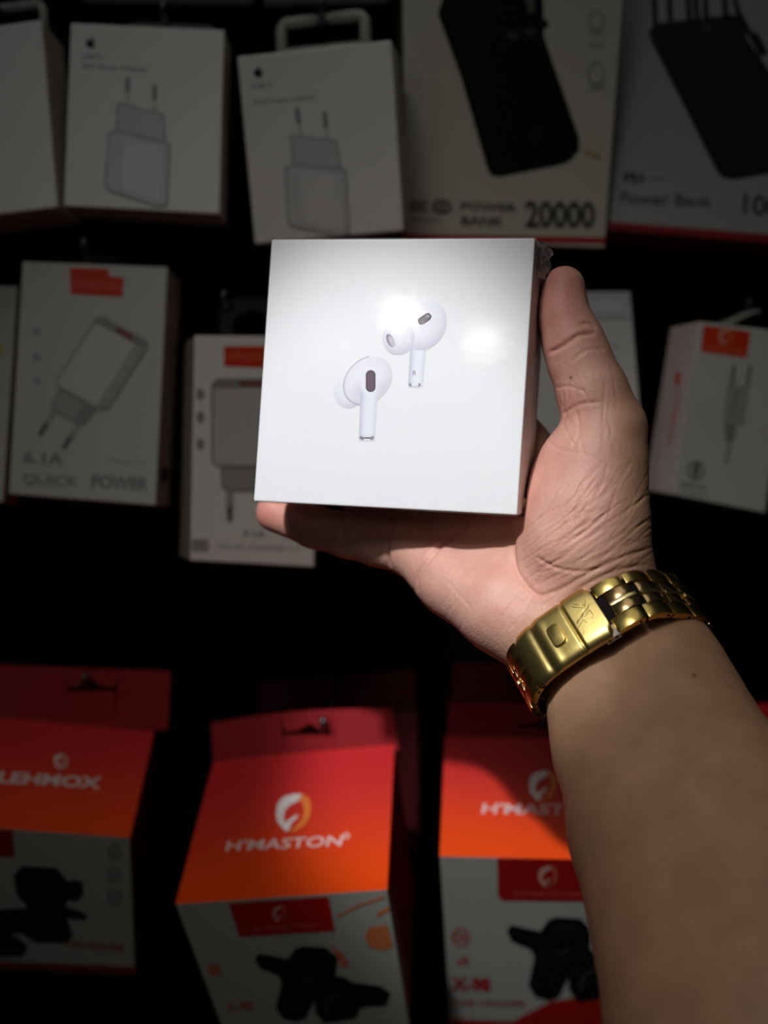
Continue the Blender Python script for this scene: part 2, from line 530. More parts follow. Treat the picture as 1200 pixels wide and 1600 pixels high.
def plugpic(pl, mb, T, dark=False):
    e = lin((150, 148, 146)); b = lin((190, 189, 187)); b2 = lin((205, 205, 203)); d = lin((172, 170, 168))
    pl.poly(mb, T([(-.42, -.95), (.42, -.95), (.5, -.86), (.5, .3), (.44, .38), (-.44, .38), (-.5, .3), (-.5, -.86)]), e, 2)
    pl.poly(mb, T([(-.46, -.8), (.28, -.8), (.28, .35), (-.44, .35), (-.47, .28)]), b2, 3)
    pl.poly(mb, T([(.28, -.8), (.46, -.8), (.47, .28), (.42, .34), (.28, .35)]), d, 3)
    pl.poly(mb, T([(-.12, -.91), (.2, -.91), (.2, -.84), (-.12, -.84)]), lin((150, 70, 66)), 4)
    pl.poly(mb, T([(-.38, .38), (.34, .38), (.3, .72), (.18, .76), (-.26, .76), (-.36, .7)]), e, 2)
    pl.poly(mb, T([(-.35, .42), (.1, .42), (.08, .72), (-.24, .72), (-.33, .68)]), d, 3)
    for x in (-.25, .2):
        pl.poly(mb, T([(x - .05, .74), (x + .05, .74), (x + .05, 1.0), (x - .05, 1.0)]), d, 2)
        pl.poly(mb, T([(x - .05, .98), (x + .05, .98), (x + .03, 1.2), (x - .03, 1.2)]), lin((110, 110, 112)), 3)


TXC = lin((142, 143, 144))
# leftmost sliver
c = Carton((-0.2575, 0.5378, 1.5203), (-0.054, 0.044, -0.045), 0.02, [(-190, 440), (28, 447), (5, 785), (-215, 775)], lin((198, 198, 194)), side=lin((150, 110, 95)), bottom=RED)
c.front.disc(c.mb, (-2, 545), 7, 9, lin((200, 190, 60)), 2)
root = empty('charger_carton', c.base, 'white carton with a yellow dot, cut off by the left edge, middle row', 'box', 'charger cartons in the middle row')
c.mb.build('carton', M['print'], root, origin=c.base)
t = (c.fc[0] + c.fc[1]) / 2 + c.back; loop_tab(root, c, t, .012, .008, .002, 'tab_dark')
hook((t.x, t.y - .02, t.z + .004), label='steel hook of the white carton with a yellow dot')

# 6.1A charger
c = Carton((-0.1642, 0.5147, 1.5222), (-0.018, 0.044, -0.018), 0.0313, [(35, 408), (262, 417), (243, 790), (13, 772)], lin((198, 198, 194)), side=lin((185, 160, 152)), bottom=lin((220, 70, 25)))
pl, mb = c.front, c.mb
pl.poly(mb, [(109, 418), (170, 420), (170, 431), (194, 434), (191, 464), (110, 459)], lin((215, 48, 22)), 2)
pl.text(mb, "H'MASTON", (114, 450), (187, 455), (0, -13), lin((225, 110, 85)), 3)
T = lambda L: [(145 + 95 * (x * math.cos(.50) - y * math.sin(.50) * 1.16), 592 + 95 * (x * math.sin(.50) + y * math.cos(.50) * 1.0)) for x, y in L]
plugpic(pl, mb, T)
pl.text(mb, '6.1A', (36, 722), (99, 726), (1, -18), TXC, 2, .03)
pl.text(mb, 'QUICK', (35, 755), (122, 760), (1, -15), TXC, 2, .02)
pl.text(mb, 'POWER', (142, 761), (232, 766), (1, -19), TXC, 2, .04)
pl.text(mb, 'Charger kit', (170, 722), (228, 726), (0, -7), lin((165, 165, 165)), 2)
for y in (516, 556, 594):
    pl.disc(mb, (57, y), 8, 7, lin((190, 190, 194)), 2); pl.disc(mb, (57, y), 4, 4, lin((160, 160, 168)), 3)
c.right.poly(mb, [(253, 730), (264, 732), (262, 752), (251, 752)], lin((60, 50, 50)), 2)
root = empty('charger_carton', c.base, 'white charger carton marked 6.1A, left side of the middle row', 'box', 'charger cartons in the middle row')
c.mb.build('carton', M['print'], root, origin=c.base)
t = Plane(c.fc[0] + c.back, c.n).hit(158, 428); loop_tab(root, c, t, .009, .009, .002, 'tab_dark')
hook((t.x, t.y - .03, t.z + .003), label='steel hook of the 6.1A charger carton')

# charger carton partly behind the held box
c = Carton((-0.0733, 0.5282, 1.4851), (0.02, 0.011, 0.395), 0.0329, [(304, 524), (497, 526), (491, 886), (297, 876)], lin((242, 240, 234)), side=lin((150, 140, 130)), bottom=lin((150, 50, 40)))
pl, mb = c.front, c.mb
pl.poly(mb, [(350, 541), (428, 541), (426, 575), (350, 572)], lin((225, 52, 22)), 2)
pl.text(mb, "H'MASTON", (356, 563), (424, 565), (0, -14), lin((235, 130, 100)), 3)
T = lambda L: [(388 + 116 * x, 690 + 104 * y) for x, y in L]
plugpic(pl, mb, T)
pl.text(mb, '3.1A', (380, 838), (414, 840), (0, -10), TXC, 2, .02)
pl.text(mb, 'TRAVEL CHARGER KIT', (338, 857), (470, 861), (0, -7), lin((160, 158, 152)), 2)
pl.poly(mb, [(300, 842), (326, 843), (325, 862), (299, 861)], lin((165, 162, 156)), 2)
for y in (616, 652, 694): pl.disc(mb, (313, y), 6, 9, lin((150, 148, 146)), 2)
root = empty('charger_carton', c.base, 'white charger carton partly hidden behind the left edge of the held box', 'box', 'charger cartons in the middle row')
c.mb.build('carton', M['print'], root, origin=c.base)
# smoked hang card with the hook end in front of it
tp = Plane(c.fc[0] + c.back * .5, c.n)
hc = MB()
outer = [(344, 530), (344, 474), (352, 466), (440, 466), (448, 474), (448, 530)]
slot = [(364, 500), (376, 492), (388, 488), (398, 484), (408, 488), (420, 492), (432, 500)]
Q = [tp.hit(x, y) for x, y in [(344, 530), (344, 474), (352, 466), (440, 466), (448, 474), (448, 530), (432, 530), (432, 500), (420, 492), (408, 488), (398, 484), (388, 488), (376, 492), (364, 500), (364, 530)]]
hc.face(Q); hc.face([q + c.back * .02 for q in Q][::-1])
for i in range(len(Q)): j = (i + 1) % len(Q); hc.face([Q[j], Q[i], Q[i] + c.back * .02, Q[j] + c.back * .02])
hc.build('hang_tab', mat('smoky_clear_plastic', (0.035, 0.034, 0.032), 0.25), root, origin=Q[0])
t = tp.hit(352, 473)
hook((t.x, t.y - .004, t.z - .003), label='steel hook above the charger carton left of the held box')

# carton behind the thumb
c = Carton((0.1223, 0.5739, 1.5226), (-0.121, -0.036, 0.143), 0.03, [(805, 456), (985, 455), (1012, 780), (830, 785)], lin((216, 217, 216)), side=lin((190, 190, 188)), bottom=RED)
pl, mb = c.front, c.mb
pl.poly(mb, [(812, 460), (982, 459), (985, 496), (815, 497)], lin((202, 204, 205)), 2)
pl.text(mb, 'TYPE-C CABLE', (848, 484), (972, 482), (0, -12), lin((232, 233, 234)), 3, .03)
pl.stroke(mb, [(818, 499), (985, 498)], 2, lin((170, 172, 172)), 3)
for y in (541, 560, 580): pl.disc(mb, (962, y), 4, 4, lin((180, 182, 182)), 3)
root = empty('cable_carton', c.base, 'pale grey carton standing in shade directly behind the raised thumb', 'box', 'cable cartons in the middle row')
c.mb.build('carton', M['print'], root, origin=c.base)
t = (c.fc[0] + c.fc[1]) / 2 + c.back; loop_tab(root, c, t, .012, .008, .002, 'tab_dark')
hook((t.x, t.y - .02, t.z + .003), label='steel hook of the carton behind the thumb')

# earphone adapter carton on the right
c = Carton((0.2067, 0.5546, 1.5084), (0.097, 0.088, 0.186), 0.036, [(1093, 502), (1232, 519), (1196, 802), (1049, 773)], lin((216, 216, 210)), side=lin((222, 205, 205)), bottom=lin((110, 60, 50)))
pl, mb = c.front, c.mb
pl.poly(mb, [(1100, 508), (1173, 518), (1167, 559), (1095, 549)], lin((235, 62, 22)), 2)
emblem(pl, mb, 1134, 527, 26, 3, lin((240, 170, 150)), lin((235, 120, 60)))
pl.text(mb, "H'MASTON", (1103, 546), (1161, 553), (1, -6), lin((245, 150, 110)), 3)
jc = lin((178, 178, 174)); jd = lin((150, 150, 148))
pl.poly(mb, [(1137, 600), (1171, 604), (1163, 664), (1130, 660)], jc, 2)
pl.poly(mb, [(1149, 610), (1154, 610), (1146, 652), (1142, 652)], jd, 3)
for x in (1142, 1167):
    pl.stroke(mb, [(x + 5, 573), (x + 1, 603)], 7, jd, 3)
pl.poly(mb, [(1131, 661), (1152, 664), (1146, 690), (1134, 689)], jd, 3)
pl.stroke(mb, [(1140, 688), (1136, 722)], 8, jc, 2)
pl.ring(mb, (1087, 735), 12, 13, 3, lin((110, 112, 112)), 3)
pl.poly(mb, [(1088, 724), (1093, 725), (1089, 734), (1092, 735), (1084, 748), (1085, 737), (1082, 736)], lin((30, 30, 32)), 4)
pl.text(mb, 'MUSIC AUX', (1063, 759), (1103, 766), (1, -7), lin((110, 112, 112)), 2, .02)
pl.stroke(mb, [(1060, 767), (1104, 775)], 2, lin((150, 152, 150)), 2)
c.left.poly(mb, [(1056, 580), (1064, 583), (1061, 602), (1053, 600)], lin((225, 90, 60)), 2)
c.left.text(mb, 'AUDIO ADAPTER CABLE', (1041, 695), (1056, 606), (8, 2), lin((225, 150, 130)), 2)
root = empty('audio_adapter_carton', c.base, 'white audio adapter carton with a square orange emblem label, right edge of the middle row', 'box', 'cable cartons in the middle row')
c.mb.build('carton', M['print'], root, origin=c.base)
tp = Plane(c.fc[0] + c.back * .7, c.n)
hb = MB()
fl = [tp.hit(x, y) for x, y in [(1128, 504), (1150, 496), (1175, 485), (1186, 483), (1188, 487), (1172, 492), (1155, 500), (1142, 507)]]
hb.face(fl); hb.face([q + c.back * .3 for q in fl][::-1])
for i in range(len(fl)): j = (i + 1) % len(fl); hb.face([fl[j], fl[i], fl[i] + c.back * .3, fl[j] + c.back * .3])
hb.build('hang_tab', M['tab_white'], root, origin=fl[0])
t = tp.hit(1180, 482)
hook((t.x, t.y + .01, t.z), label='steel hook over the white audio adapter carton')

# --- red phone holder cartons on the bottom row --------------------------------
TOPB = lin((205, 45, 48)); TOPF = lin((235, 72, 8)); TABC = lin((150, 34, 40)); SIDER = lin((130, 12, 10)); FRW = lin((176, 176, 168))


def holder_pic(pl, mb, T, style):
    d = lin((10, 10, 12)); e = lin((22, 22, 25)); h = lin((60, 60, 64))
    if style == 0:
        pl.poly(mb, T([(-.5, -.95), (.35, -.9), (.62, -.55), (.75, -.6), (.98, -.55), (1.0, -.2), (.8, -.05), (.62, -.1), (.55, .1), (-.3, .15), (-.62, -.2), (-.7, -.7)]), d, 2)
        pl.poly(mb, T([(-1.1, .15), (.5, .05), (.95, .2), (1.1, .32), (1.05, .42), (.6, .38), (.75, .8), (.6, 1.0), (-.2, .98), (-.5, .75), (-1.2, .8)]), d, 2.5)
        pl.poly(mb, T([(-1.6, .5), (-.6, .85), (-.35, 1.1), (-.5, 1.35), (-1.6, 1.35)]), d, 3)
        pl.poly(mb, T([(-.3, -.75), (.2, -.72), (.35, -.45), (-.3, -.45)]), e, 4)
    else:
        pl.poly(mb, T([(-1.0, -.55), (-.92, -.72), (-.45, -.6), (-.3, -.55), (-.12, -.85), (.05, -.92), (.55, -.88), (.8, -.6), (.75, -.1), (.95, -.05), (1.1, .08), (1.75, .2), (1.95, .4), (1.85, .75), (1.3, .8), (1.2, 1.1), (.5, 1.25), (.3, .9), (.3, .6), (.1, 1.1), (-.1, 1.2), (-.4, 1.1), (-.55, .8), (-.42, .1), (-.5, -.1), (-.9, -.3)]), d, 2)
        pl.poly(mb, T([(-.05, -.78), (.45, -.75), (.62, -.5), (-.1, -.5)]), e, 3)
        pl.stroke(mb, T([(.05, -.05), (.22, .02), (.28, -.12)]), 3, h, 4)
        pl.stroke(mb, T([(.55, .9), (.62, .55), (.85, .42)]), 5, h, 4)


def red_carton(loc, rot, dep, cs, tab, brand, texts, name_lab, grp=True, art=0):
    c = Carton(loc, rot, dep, cs, FRW, side=SIDER, bottom=lin((130, 18, 14)), topcol=TOPF, bev=.0006)
    mb = c.mb
    # printed gradient of the top panel
    a, b = c.fc[0], c.fc[1]
    up = c.top.n * .0001
    n_ = 12
    for i in range(n_):
        f0, f1 = i / n_, (i + 1) / n_
        def mix(f):
            f = max(0, min(1, f * 1.15)); f = f * f * (3 - 2 * f); return tuple(TOPF[k] * (1 - f) + TOPB[k] * f for k in range(3))
        e = .0
        q = [a + c.back * f0 + up, b + c.back * f0 + up, b + c.back * f1 + up, a + c.back * f1 + up]
        cc = [mix(f0), mix(f0), mix(f1), mix(f1)]
        nn = (q[1] - q[0]).cross(q[2] - q[0])
        if nn.dot(c.top.n) < 0: q = q[::-1]; cc = cc[::-1]
        mb.face(q, cc)
    brand(c)
    texts(c)
    root = empty('phone_holder_carton', c.base, name_lab, 'box', 'red and white phone holder cartons')
    mb.build('carton', M['print_gloss'], root, origin=c.base)
    # hang tab: folded card rising almost upright from the back edge of the top
    tp = Plane(c.fc[0] + c.back, Vector((0, -1, 0.12)))
    # rebuild plane through the real back edge
    be = (c.fc[1] + c.back) - (c.fc[0] + c.back)
    upv = Vector((0.0, 0.10, 1.0)); tp = Plane(c.fc[0] + c.back, be.cross(upv))
    hole = tab['hole']; outl = tab['outline']
    hx, hy, hw, hh = hole
    tm = MB()
    th = tp.n * -.0009
    # outline with a euro slot: the loop is joined to the outline by a slit
    nb = 14
    ring = []
    for k in range(nb + 1):
        t_ = k / nb
        ring.append((hx - hw + 2 * hw * t_, hy + hh * .35))
    top_ = []
    for k in range(nb + 1):
        t_ = 1 - k / nb
        bump_ = math.exp(-((t_ - .5) / .16) ** 2)
        top_.append((hx - hw + 2 * hw * t_, hy - hh * (.15 + .85 * bump_)))
    loop = ring + top_
    # split the card into left, right, above and below strips of the slot
    (xl, yl), (xr, yr), (xtr, ytr), (xtl, ytl) = outl
    def yb(x): t = (x - xl) / (xr - xl); return yl * (1 - t) + yr * t
    def yt(x): t = (x - xtl) / (xtr - xtl); return ytl * (1 - t) + ytr * t - tab.get('arch', 0) * (1 - (2 * t - 1) ** 2)
    xs = sorted(set([xl + (hx - hw - xl) * k / 4 for k in range(5)] + [p[0] for p in ring] + [hx + hw + (xr - hx - hw) * k / 4 for k in range(5)]))
    def topx(x):   # top edge x follows the slanted sides
        t = (x - xl) / (xr - xl); return xtl + (xtr - xtl) * t
    def slot_hi(x):
        t_ = (x - hx + hw) / (2 * hw); return hy - hh * (.15 + .85 * math.exp(-((t_ - .5) / .16) ** 2))
    tc_ = [TABC]
    def quad(p):
        q = [tp.hit(*z) for z in p]
        tm.face(q, TABC); tm.face([z + th for z in q][::-1], TABC)
        for i in range(4):
            j = (i + 1) % 4; tm.face([q[j], q[i], q[i] + th, q[j] + th], TABC)
    for x0, x1 in zip(xs[:-1], xs[1:]):
        if x1 <= hx - hw + 1e-6 or x0 >= hx + hw - 1e-6:
            quad([(x0, yb(x0)), (x1, yb(x1)), (topx(x1), yt(topx(x1))), (topx(x0), yt(topx(x0)))])
        else:
            quad([(x0, yb(x0)), (x1, yb(x1)), (x1, hy + hh * .35), (x0, hy + hh * .35)])
            quad([(x0, slot_hi(x0)), (x1, slot_hi(x1)), (topx(x1), yt(topx(x1))), (topx(x0), yt(topx(x0)))])
    tb = tm.build('hang_tab', M['print_gloss'], root, origin=tp.hit((xl + xr) / 2, (yl + yr) / 2))
    t = tp.hit(hx + tab.get('hk', 8), hy - hh * .2)
    hook((t.x, t.y - .006, t.z), r=.002, label='steel hook through the tab of the ' + tab['nm'])
    return c, root


# centre carton
def brand2(c):
    emblem(c.top, c.mb, 458, 1270, 60, 3, skew=-.08)
    c.top.text(c.mb, "H'MASTON", (352, 1330), (533, 1321), (4, -16), lin((235, 205, 200)), 3, .012)
    c.top.ring(c.mb, (541, 1306), 4, 4, 2, lin((235, 205, 200)), 3)
def texts2(c):
    pl, mb = c.front, c.mb
    pl.poly(mb, [(357, 1412), (513, 1401), (523, 1455), (374, 1464)], lin((190, 20, 12)), 2)
    emblem(pl, mb, 437, 1428, 26, 3, lin((225, 150, 140)), lin((215, 80, 50)))
    pl.text(mb, "H'MASTON", (398, 1455), (492, 1449), (0, -7), lin((225, 110, 90)), 3)
    T = lambda L: [(470 + 72 * x, 1530 + 56 * y) for x, y in L]
    holder_pic(pl, mb, T, 1)
    oc = lin((215, 125, 70))
    pl.stroke(mb, [(528, 1432), (560, 1415), (600, 1402)], 4, oc, 2)
    pl.poly(mb, [(575, 1450), (605, 1445), (614, 1480), (600, 1486), (576, 1480), (570, 1464)], oc, 2)
    pl.stroke(mb, [(590, 1430), (606, 1420)], 6, oc, 2)
    pl.poly(mb, [(516, 1475), (540, 1495), (546, 1510), (534, 1512)], lin((215, 110, 80)), 1.5)
    pl.poly(mb, [(322, 1508), (342, 1506), (346, 1524), (328, 1526)], lin((205, 120, 90)), 2)
    pl.text(mb, 'X-98', (352, 1582), (396, 1578), (-2, -14), lin((200, 90, 70)), 2, .03)
red_carton((-0.0442, 0.4998, 1.2006), (0.560, -0.081, -0.106), 0.0967, [(274, 1413), (605, 1390), (640, 1604), (352, 1618)],
           dict(outline=[(333, 1187), (624, 1172), (612, 1108), (330, 1130)], hole=(484, 1144, 40, 13), arch=8, hk=22, nm='centre red phone holder carton'), brand2, texts2,
           'red and orange phone holder carton at the bottom centre, its whole top panel in view')


def brand1(c):
    emblem(c.top, c.mb, 95, 1190, 24, 3, lin((215, 200, 195)), lin((200, 165, 155)), skew=.1)
    c.top.text(c.mb, 'LEHMOX', (-4, 1222), (156, 1232), (5, -17), lin((220, 200, 195)), 3, .03)
def texts1(c):
    pl, mb = c.front, c.mb
    pl.poly(mb, [(-150, 1285), (19, 1297), (22, 1340), (-145, 1330)], lin((160, 22, 16)), 2)
    T = lambda L: [(66 + 64 * x, 1412 + 62 * y) for x, y in L]
    holder_pic(pl, mb, T, 0)
    for y in (1332, 1368, 1402):
        pl.ring(mb, (179, y), 9, 12, 3, lin((120, 120, 116)), 2); pl.stroke(mb, [(176, y + 3), (182, y - 3)], 4, lin((120, 120, 116)), 2)
    pl.text(mb, 'FLEX HOLDER', (98, 1478), (196, 1486), (0, -9), lin((190, 60, 50)), 2, .03)
    pl.poly(mb, [(-130, 1496), (212, 1511), (212, 1523), (-126, 1507)], lin((140, 18, 14)), 2)
red_carton((-0.2027, 0.5213, 1.2290), (0.557, 0.094, 0.109), 0.0783, [(-160, 1283), (203, 1309), (212, 1524), (-126, 1508)],
           dict(outline=[(-87, 1122), (262, 1141), (266, 1049), (-80, 1036)], hole=(140, 1075, 40, 14), arch=0, hk=-2, nm='red carton at the lower left'), brand1, texts1,
           'red phone holder carton at the lower left, lettered LEHMOX, cut by the picture edge')


def brand3(c):
    emblem(c.top, c.mb, 848, 1228, 48, 3, skew=-.04)
    c.top.text(c.mb, "H'MASTON", (752, 1271), (940, 1273), (3, -16), lin((225, 185, 180)), 3, .02)
def texts3(c):
    pl, mb = c.front, c.mb
    pl.poly(mb, [(777, 1341), (940, 1344), (935, 1409), (784, 1407), (778, 1400)], lin((165, 18, 12)), 2)
    emblem(pl, mb, 856, 1370, 34, 3, lin((205, 150, 140)), lin((190, 90, 60)))
    pl.text(mb, "H'MASTON", (804, 1400), (912, 1402), (0, -8), lin((205, 90, 70)), 3)
    T = lambda L: [(866 + 74 * x, 1490 + 62 * y) for x, y in L]
    holder_pic(pl, mb, T, 1)
    r = lin((190, 70, 60))
    pl.text(mb, 'OK', (708, 1472), (732, 1472), (0, -14), r, 2, .02); pl.ring(mb, (720, 1465), 13, 14, 2.5, r, 2)
    pl.text(mb, 'x8', (712, 1508), (732, 1508), (0, -14), r, 2, .02)
    pl.text(mb, 'X-98', (704, 1547), (767, 1549), (0, -20), lin((170, 30, 26)), 2, .05)
    pl.text(mb, 'CAR HOLDER', (706, 1571), (822, 1573), (0, -9), lin((170, 50, 44)), 2, .02)
    pl.poly(mb, [(700, 1592), (800, 1596), (860, 1565), (990, 1545), (985, 1640), (704, 1640)], lin((170, 22, 18)), 1)
red_carton((0.0885, 0.5285, 1.2145), (0.639, -0.004, -0.112), 0.081, [(687, 1338), (1012, 1346), (972, 1614), (704, 1602)],
           dict(outline=[(698, 1150), (985, 1156), (976, 1104), (702, 1098)], hole=(850, 1134, 44, 11), arch=2, hk=2, nm='red carton beside the forearm'), brand3, texts3,
           'red phone holder carton at the lower right, partly hidden by the forearm and watch')

# dark cartons hanging deeper on the same hooks, and the sliver at the right edge
for outl, cs, loc, lab in (
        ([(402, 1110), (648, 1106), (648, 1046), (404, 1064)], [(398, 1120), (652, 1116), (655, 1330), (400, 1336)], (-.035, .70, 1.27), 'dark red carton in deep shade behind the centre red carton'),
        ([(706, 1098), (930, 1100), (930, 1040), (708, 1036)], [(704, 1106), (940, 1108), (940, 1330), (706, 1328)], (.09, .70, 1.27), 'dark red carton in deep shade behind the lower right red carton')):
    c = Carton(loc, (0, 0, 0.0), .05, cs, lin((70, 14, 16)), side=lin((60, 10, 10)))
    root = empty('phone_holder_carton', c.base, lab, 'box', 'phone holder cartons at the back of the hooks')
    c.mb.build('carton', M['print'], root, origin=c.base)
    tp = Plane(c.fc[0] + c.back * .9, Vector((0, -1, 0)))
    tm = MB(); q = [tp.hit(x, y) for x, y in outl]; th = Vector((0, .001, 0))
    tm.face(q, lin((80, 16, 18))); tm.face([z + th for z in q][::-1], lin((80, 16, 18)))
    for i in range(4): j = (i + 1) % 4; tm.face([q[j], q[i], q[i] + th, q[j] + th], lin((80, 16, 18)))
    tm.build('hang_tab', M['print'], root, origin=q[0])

c = Carton((0.26, 0.53, 1.33), (0.5, 0.0, -0.05), 0.08, [(1172, 1330), (1460, 1336), (1440, 1600), (1180, 1600)], FRW, side=SIDER, topcol=TOPB)
root = empty('phone_holder_carton', c.base, 'red carton showing only a sliver beside the forearm at the right picture edge', 'box', 'red and white phone holder cartons')
c.mb.build('carton', M['print_gloss'], root, origin=c.base)
tp = Plane(c.fc[0] + c.back, Vector((0, -1, .1)))
tm = MB(); q = [tp.hit(x, y) for x, y in [(1166, 1190), (1440, 1190), (1436, 1098), (1168, 1100)]]; th = Vector((0, .001, 0))
tm.face(q, TOPB); tm.face([z + th for z in q][::-1], TOPB)
for i in range(4): j = (i + 1) % 4; tm.face([q[j], q[i], q[i] + th, q[j] + th], TOPB)
tm.build('hang_tab', M['print_gloss'], root, origin=q[0])

# ------------------------------------------------------------------ the held earbuds box
HB_LOC = (0.0016, 0.3549, 1.5030); HB_ROT = (0.024, 0.071, -0.318); HB_D = 0.0300
hc_ = [(424, 374), (836, 372), (808, 805), (396, 783)]
PAPER = lin((226, 228, 233)); FACEW = lin((243, 243, 244))
hb = Carton(HB_LOC, HB_ROT, HB_D, hc_, FACEW, side=lin((220, 214, 214)), bottom=lin((222, 218, 218)), bev=.0006)
HB = hb
root_hb = empty('earbuds_box', hb.base, 'square white wireless earbuds box in clear film, held up in the hand', 'box')
# lid seam on the sides
for plq, (a, b) in ((hb.right, (hb.fc[1], hb.fc[2])),):
    for k in (.62,):
        p0, p1 = a + hb.back * k, b + hb.back * k
        n = plq.n * .00012; dlt = hb.back.normalized() * .0003
        q = [p0 + n, p1 + n, p1 + n + dlt, p0 + n + dlt]
        if (q[1] - q[0]).cross(q[2] - q[0]).dot(plq.n) < 0: q = q[::-1]
        hb.mb.face(q, lin((235, 190, 180)))
hb.mb.build('carton', M['held'], root_hb, origin=hb.base)

# the printed picture of two earbuds: a fine grid of printed dots
Zs = 220 / 1200.0


def bud_print():
    nx, ny = 300, 340
    X = np.linspace(95, 1080, nx); Y = np.linspace(105, 1310, ny)
    gx, gy = np.meshgrid(X, Y, indexing='ij')
    col = np.ones((nx, ny, 3)) * np.array((243, 243, 244.)); al = np.zeros((nx, ny))

    def put(mask, c):
        nonlocal col, al
        m_ = np.clip(mask, 0, 1)[..., None]; col = col * (1 - m_) + np.array(c) * m_ if not isinstance(c, np.ndarray) else col * (1 - m_) + c * m_
        al = np.maximum(al, m_[..., 0])

    def ell(cx, cy, a, b, deg):
        t = math.radians(deg); dx, dy = gx - cx, gy - cy
        u = (dx * math.cos(t) + dy * math.sin(t)) / a; v = (-dx * math.sin(t) + dy * math.cos(t)) / b
        return np.sqrt(u * u + v * v), u, v

    def shade(r, u, v, dark=(196, 194, 212), light=(238, 238, 247), dirx=.3, diry=.5):
        s_ = np.clip(.12 + .75 * np.clip(r, 0, 1) ** 3 * (.45 + .55 * (dirx * u + diry * v)) + .25 * (diry * v + dirx * u), 0, 1)[..., None]
        return np.array(light) * (1 - s_) + np.array(dark) * s_

    def soft(r, k=60): return np.clip((1 - r) * k + .5, 0, 1)

    def cap(ax, ay, bx, by, rr):
        t = np.clip(((gx - ax) * (bx - ax) + (gy - ay) * (by - ay)) / ((bx - ax) ** 2 + (by - ay) ** 2), 0, 1)
        return np.hypot(gx - ax - t * (bx - ax), gy - ay - t * (by - ay)) / rr

    # right bud
    def stem(x0, x1, y0, X0, X1, y1, c_d=(205, 203, 220)):
        t = np.clip((gy - y0) / (y1 - y0), 0, 1.2); l = x0 + (X0 - x0) * t; r_ = x1 + (X1 - x1) * t
        u = (gx - l) / (r_ - l) * 2 - 1
        cor = np.clip((gy - (y1 - 30)) / 30, 0, 1)
        m_ = np.clip((1 - np.abs(u)) * 14 - cor * 1.5 + .5, 0, 1) * (gy > y0) * np.clip((y1 - gy) / 6 + .5, 0, 1)
        s_ = np.clip(np.abs(u - .15) ** 2.5 * .85, 0, 1)[..., None]
        put(m_, np.array((240, 240, 249)) * (1 - s_) + np.array(c_d) * s_)

    stem(772, 902, 490, 750, 872, 842)
    put(soft(cap(770, 826, 845, 826, 14), 8), (150, 152, 158)); put(soft(cap(792, 822, 825, 822, 15), 8), (238, 238, 244))
    r, u, v = ell(890, 322, 222, 172, -58); put(soft(r), shade(r, u, v, (200, 198, 216), (246, 246, 250), -.35, .45))
    r, u, v = ell(668, 425, 136, 142, 20); put(soft(r), shade(r, u, v, (200, 198, 214), (242, 242, 248), .3, .5))
    put(np.clip(1 - np.abs(np.hypot(gx - 905, gy - 400) - 112) / 4, 0, 1) * (gx < 803) * (gy > 380), (205, 203, 214))
    r, u, v = ell(600, 448, 30, 60, -25); put(soft(r, 12), (160, 150, 160)); r, u, v = ell(612, 455, 22, 50, -25); put(soft(r, 12), (205, 198, 206))
    put(soft(cap(866, 280, 918, 246, 32), 14), (92, 84, 92)); put(soft(cap(868, 280, 905, 256, 22), 10), (112, 102, 108)); put(soft(cap(914, 240, 925, 240, 12), 6), (170, 165, 172))
    # left bud
    r, u, v = ell(236, 890, 118, 132, -15); put(soft(r), shade(r, u, v, (204, 202, 218), (242, 242, 249), .2, .5))
    r, u, v = ell(408, 788, 228, 176, -45)
    put(soft((r * .955) + .02 + .1 * np.clip(gx - 420, 0, 1), 30) * (gx < 420), (158, 148, 164))
    put(soft(r), shade(r, u, v, (206, 202, 218), (246, 246, 250), -.1, .4))
    put(np.clip(1 - np.hypot((gx - 330) / 70, (gy - 880) / 110), 0, 1) * .5 * (r < 1), (208, 200, 218))
    put(np.clip(1 - np.hypot((gx - 540) / 60, (gy - 850) / 90), 0, 1) * .45 * (r < 1), (214, 206, 222))
    stem(348, 492, 860, 330, 462, 1298, (208, 206, 224))
    m_ = np.clip(1 - np.hypot((gx - 418) / 90, (gy - 860) / 60), 0, 1); put(np.clip(m_ * 2, 0, 1) * (np.abs(gx - 418) < 70), (240, 240, 248))
    put(soft(cap(432, 742, 432, 845, 41), 16), (58, 48, 56)); put(soft(cap(432, 742, 432, 845, 34), 14), (118, 100, 108))
    put(soft(cap(350, 1276, 362, 1282, 14), 6), (140, 140, 146)); put(soft(cap(436, 1282, 448, 1276, 14), 6), (150, 150, 156))
    put((np.abs(gx - 402) < 24) * (np.abs(gy - 1278) < 7) * 1.0, (35, 33, 38))
    put(np.clip(1.5 - np.abs(gy - 1258) / 3, 0, 1) * (gx > 332) * (gx < 460) * .35, (205, 203, 214))
    return X, Y, col, al


X, Y, colr, al = bud_print()
pm = MB(); pf = HB.front
ids = {}
verts = []; faces = []; cols = []


def lin_np(c):
    c = c / 255.; return np.where(c <= .04045, c / 12.92, ((c + .055) / 1.055) ** 2.4)


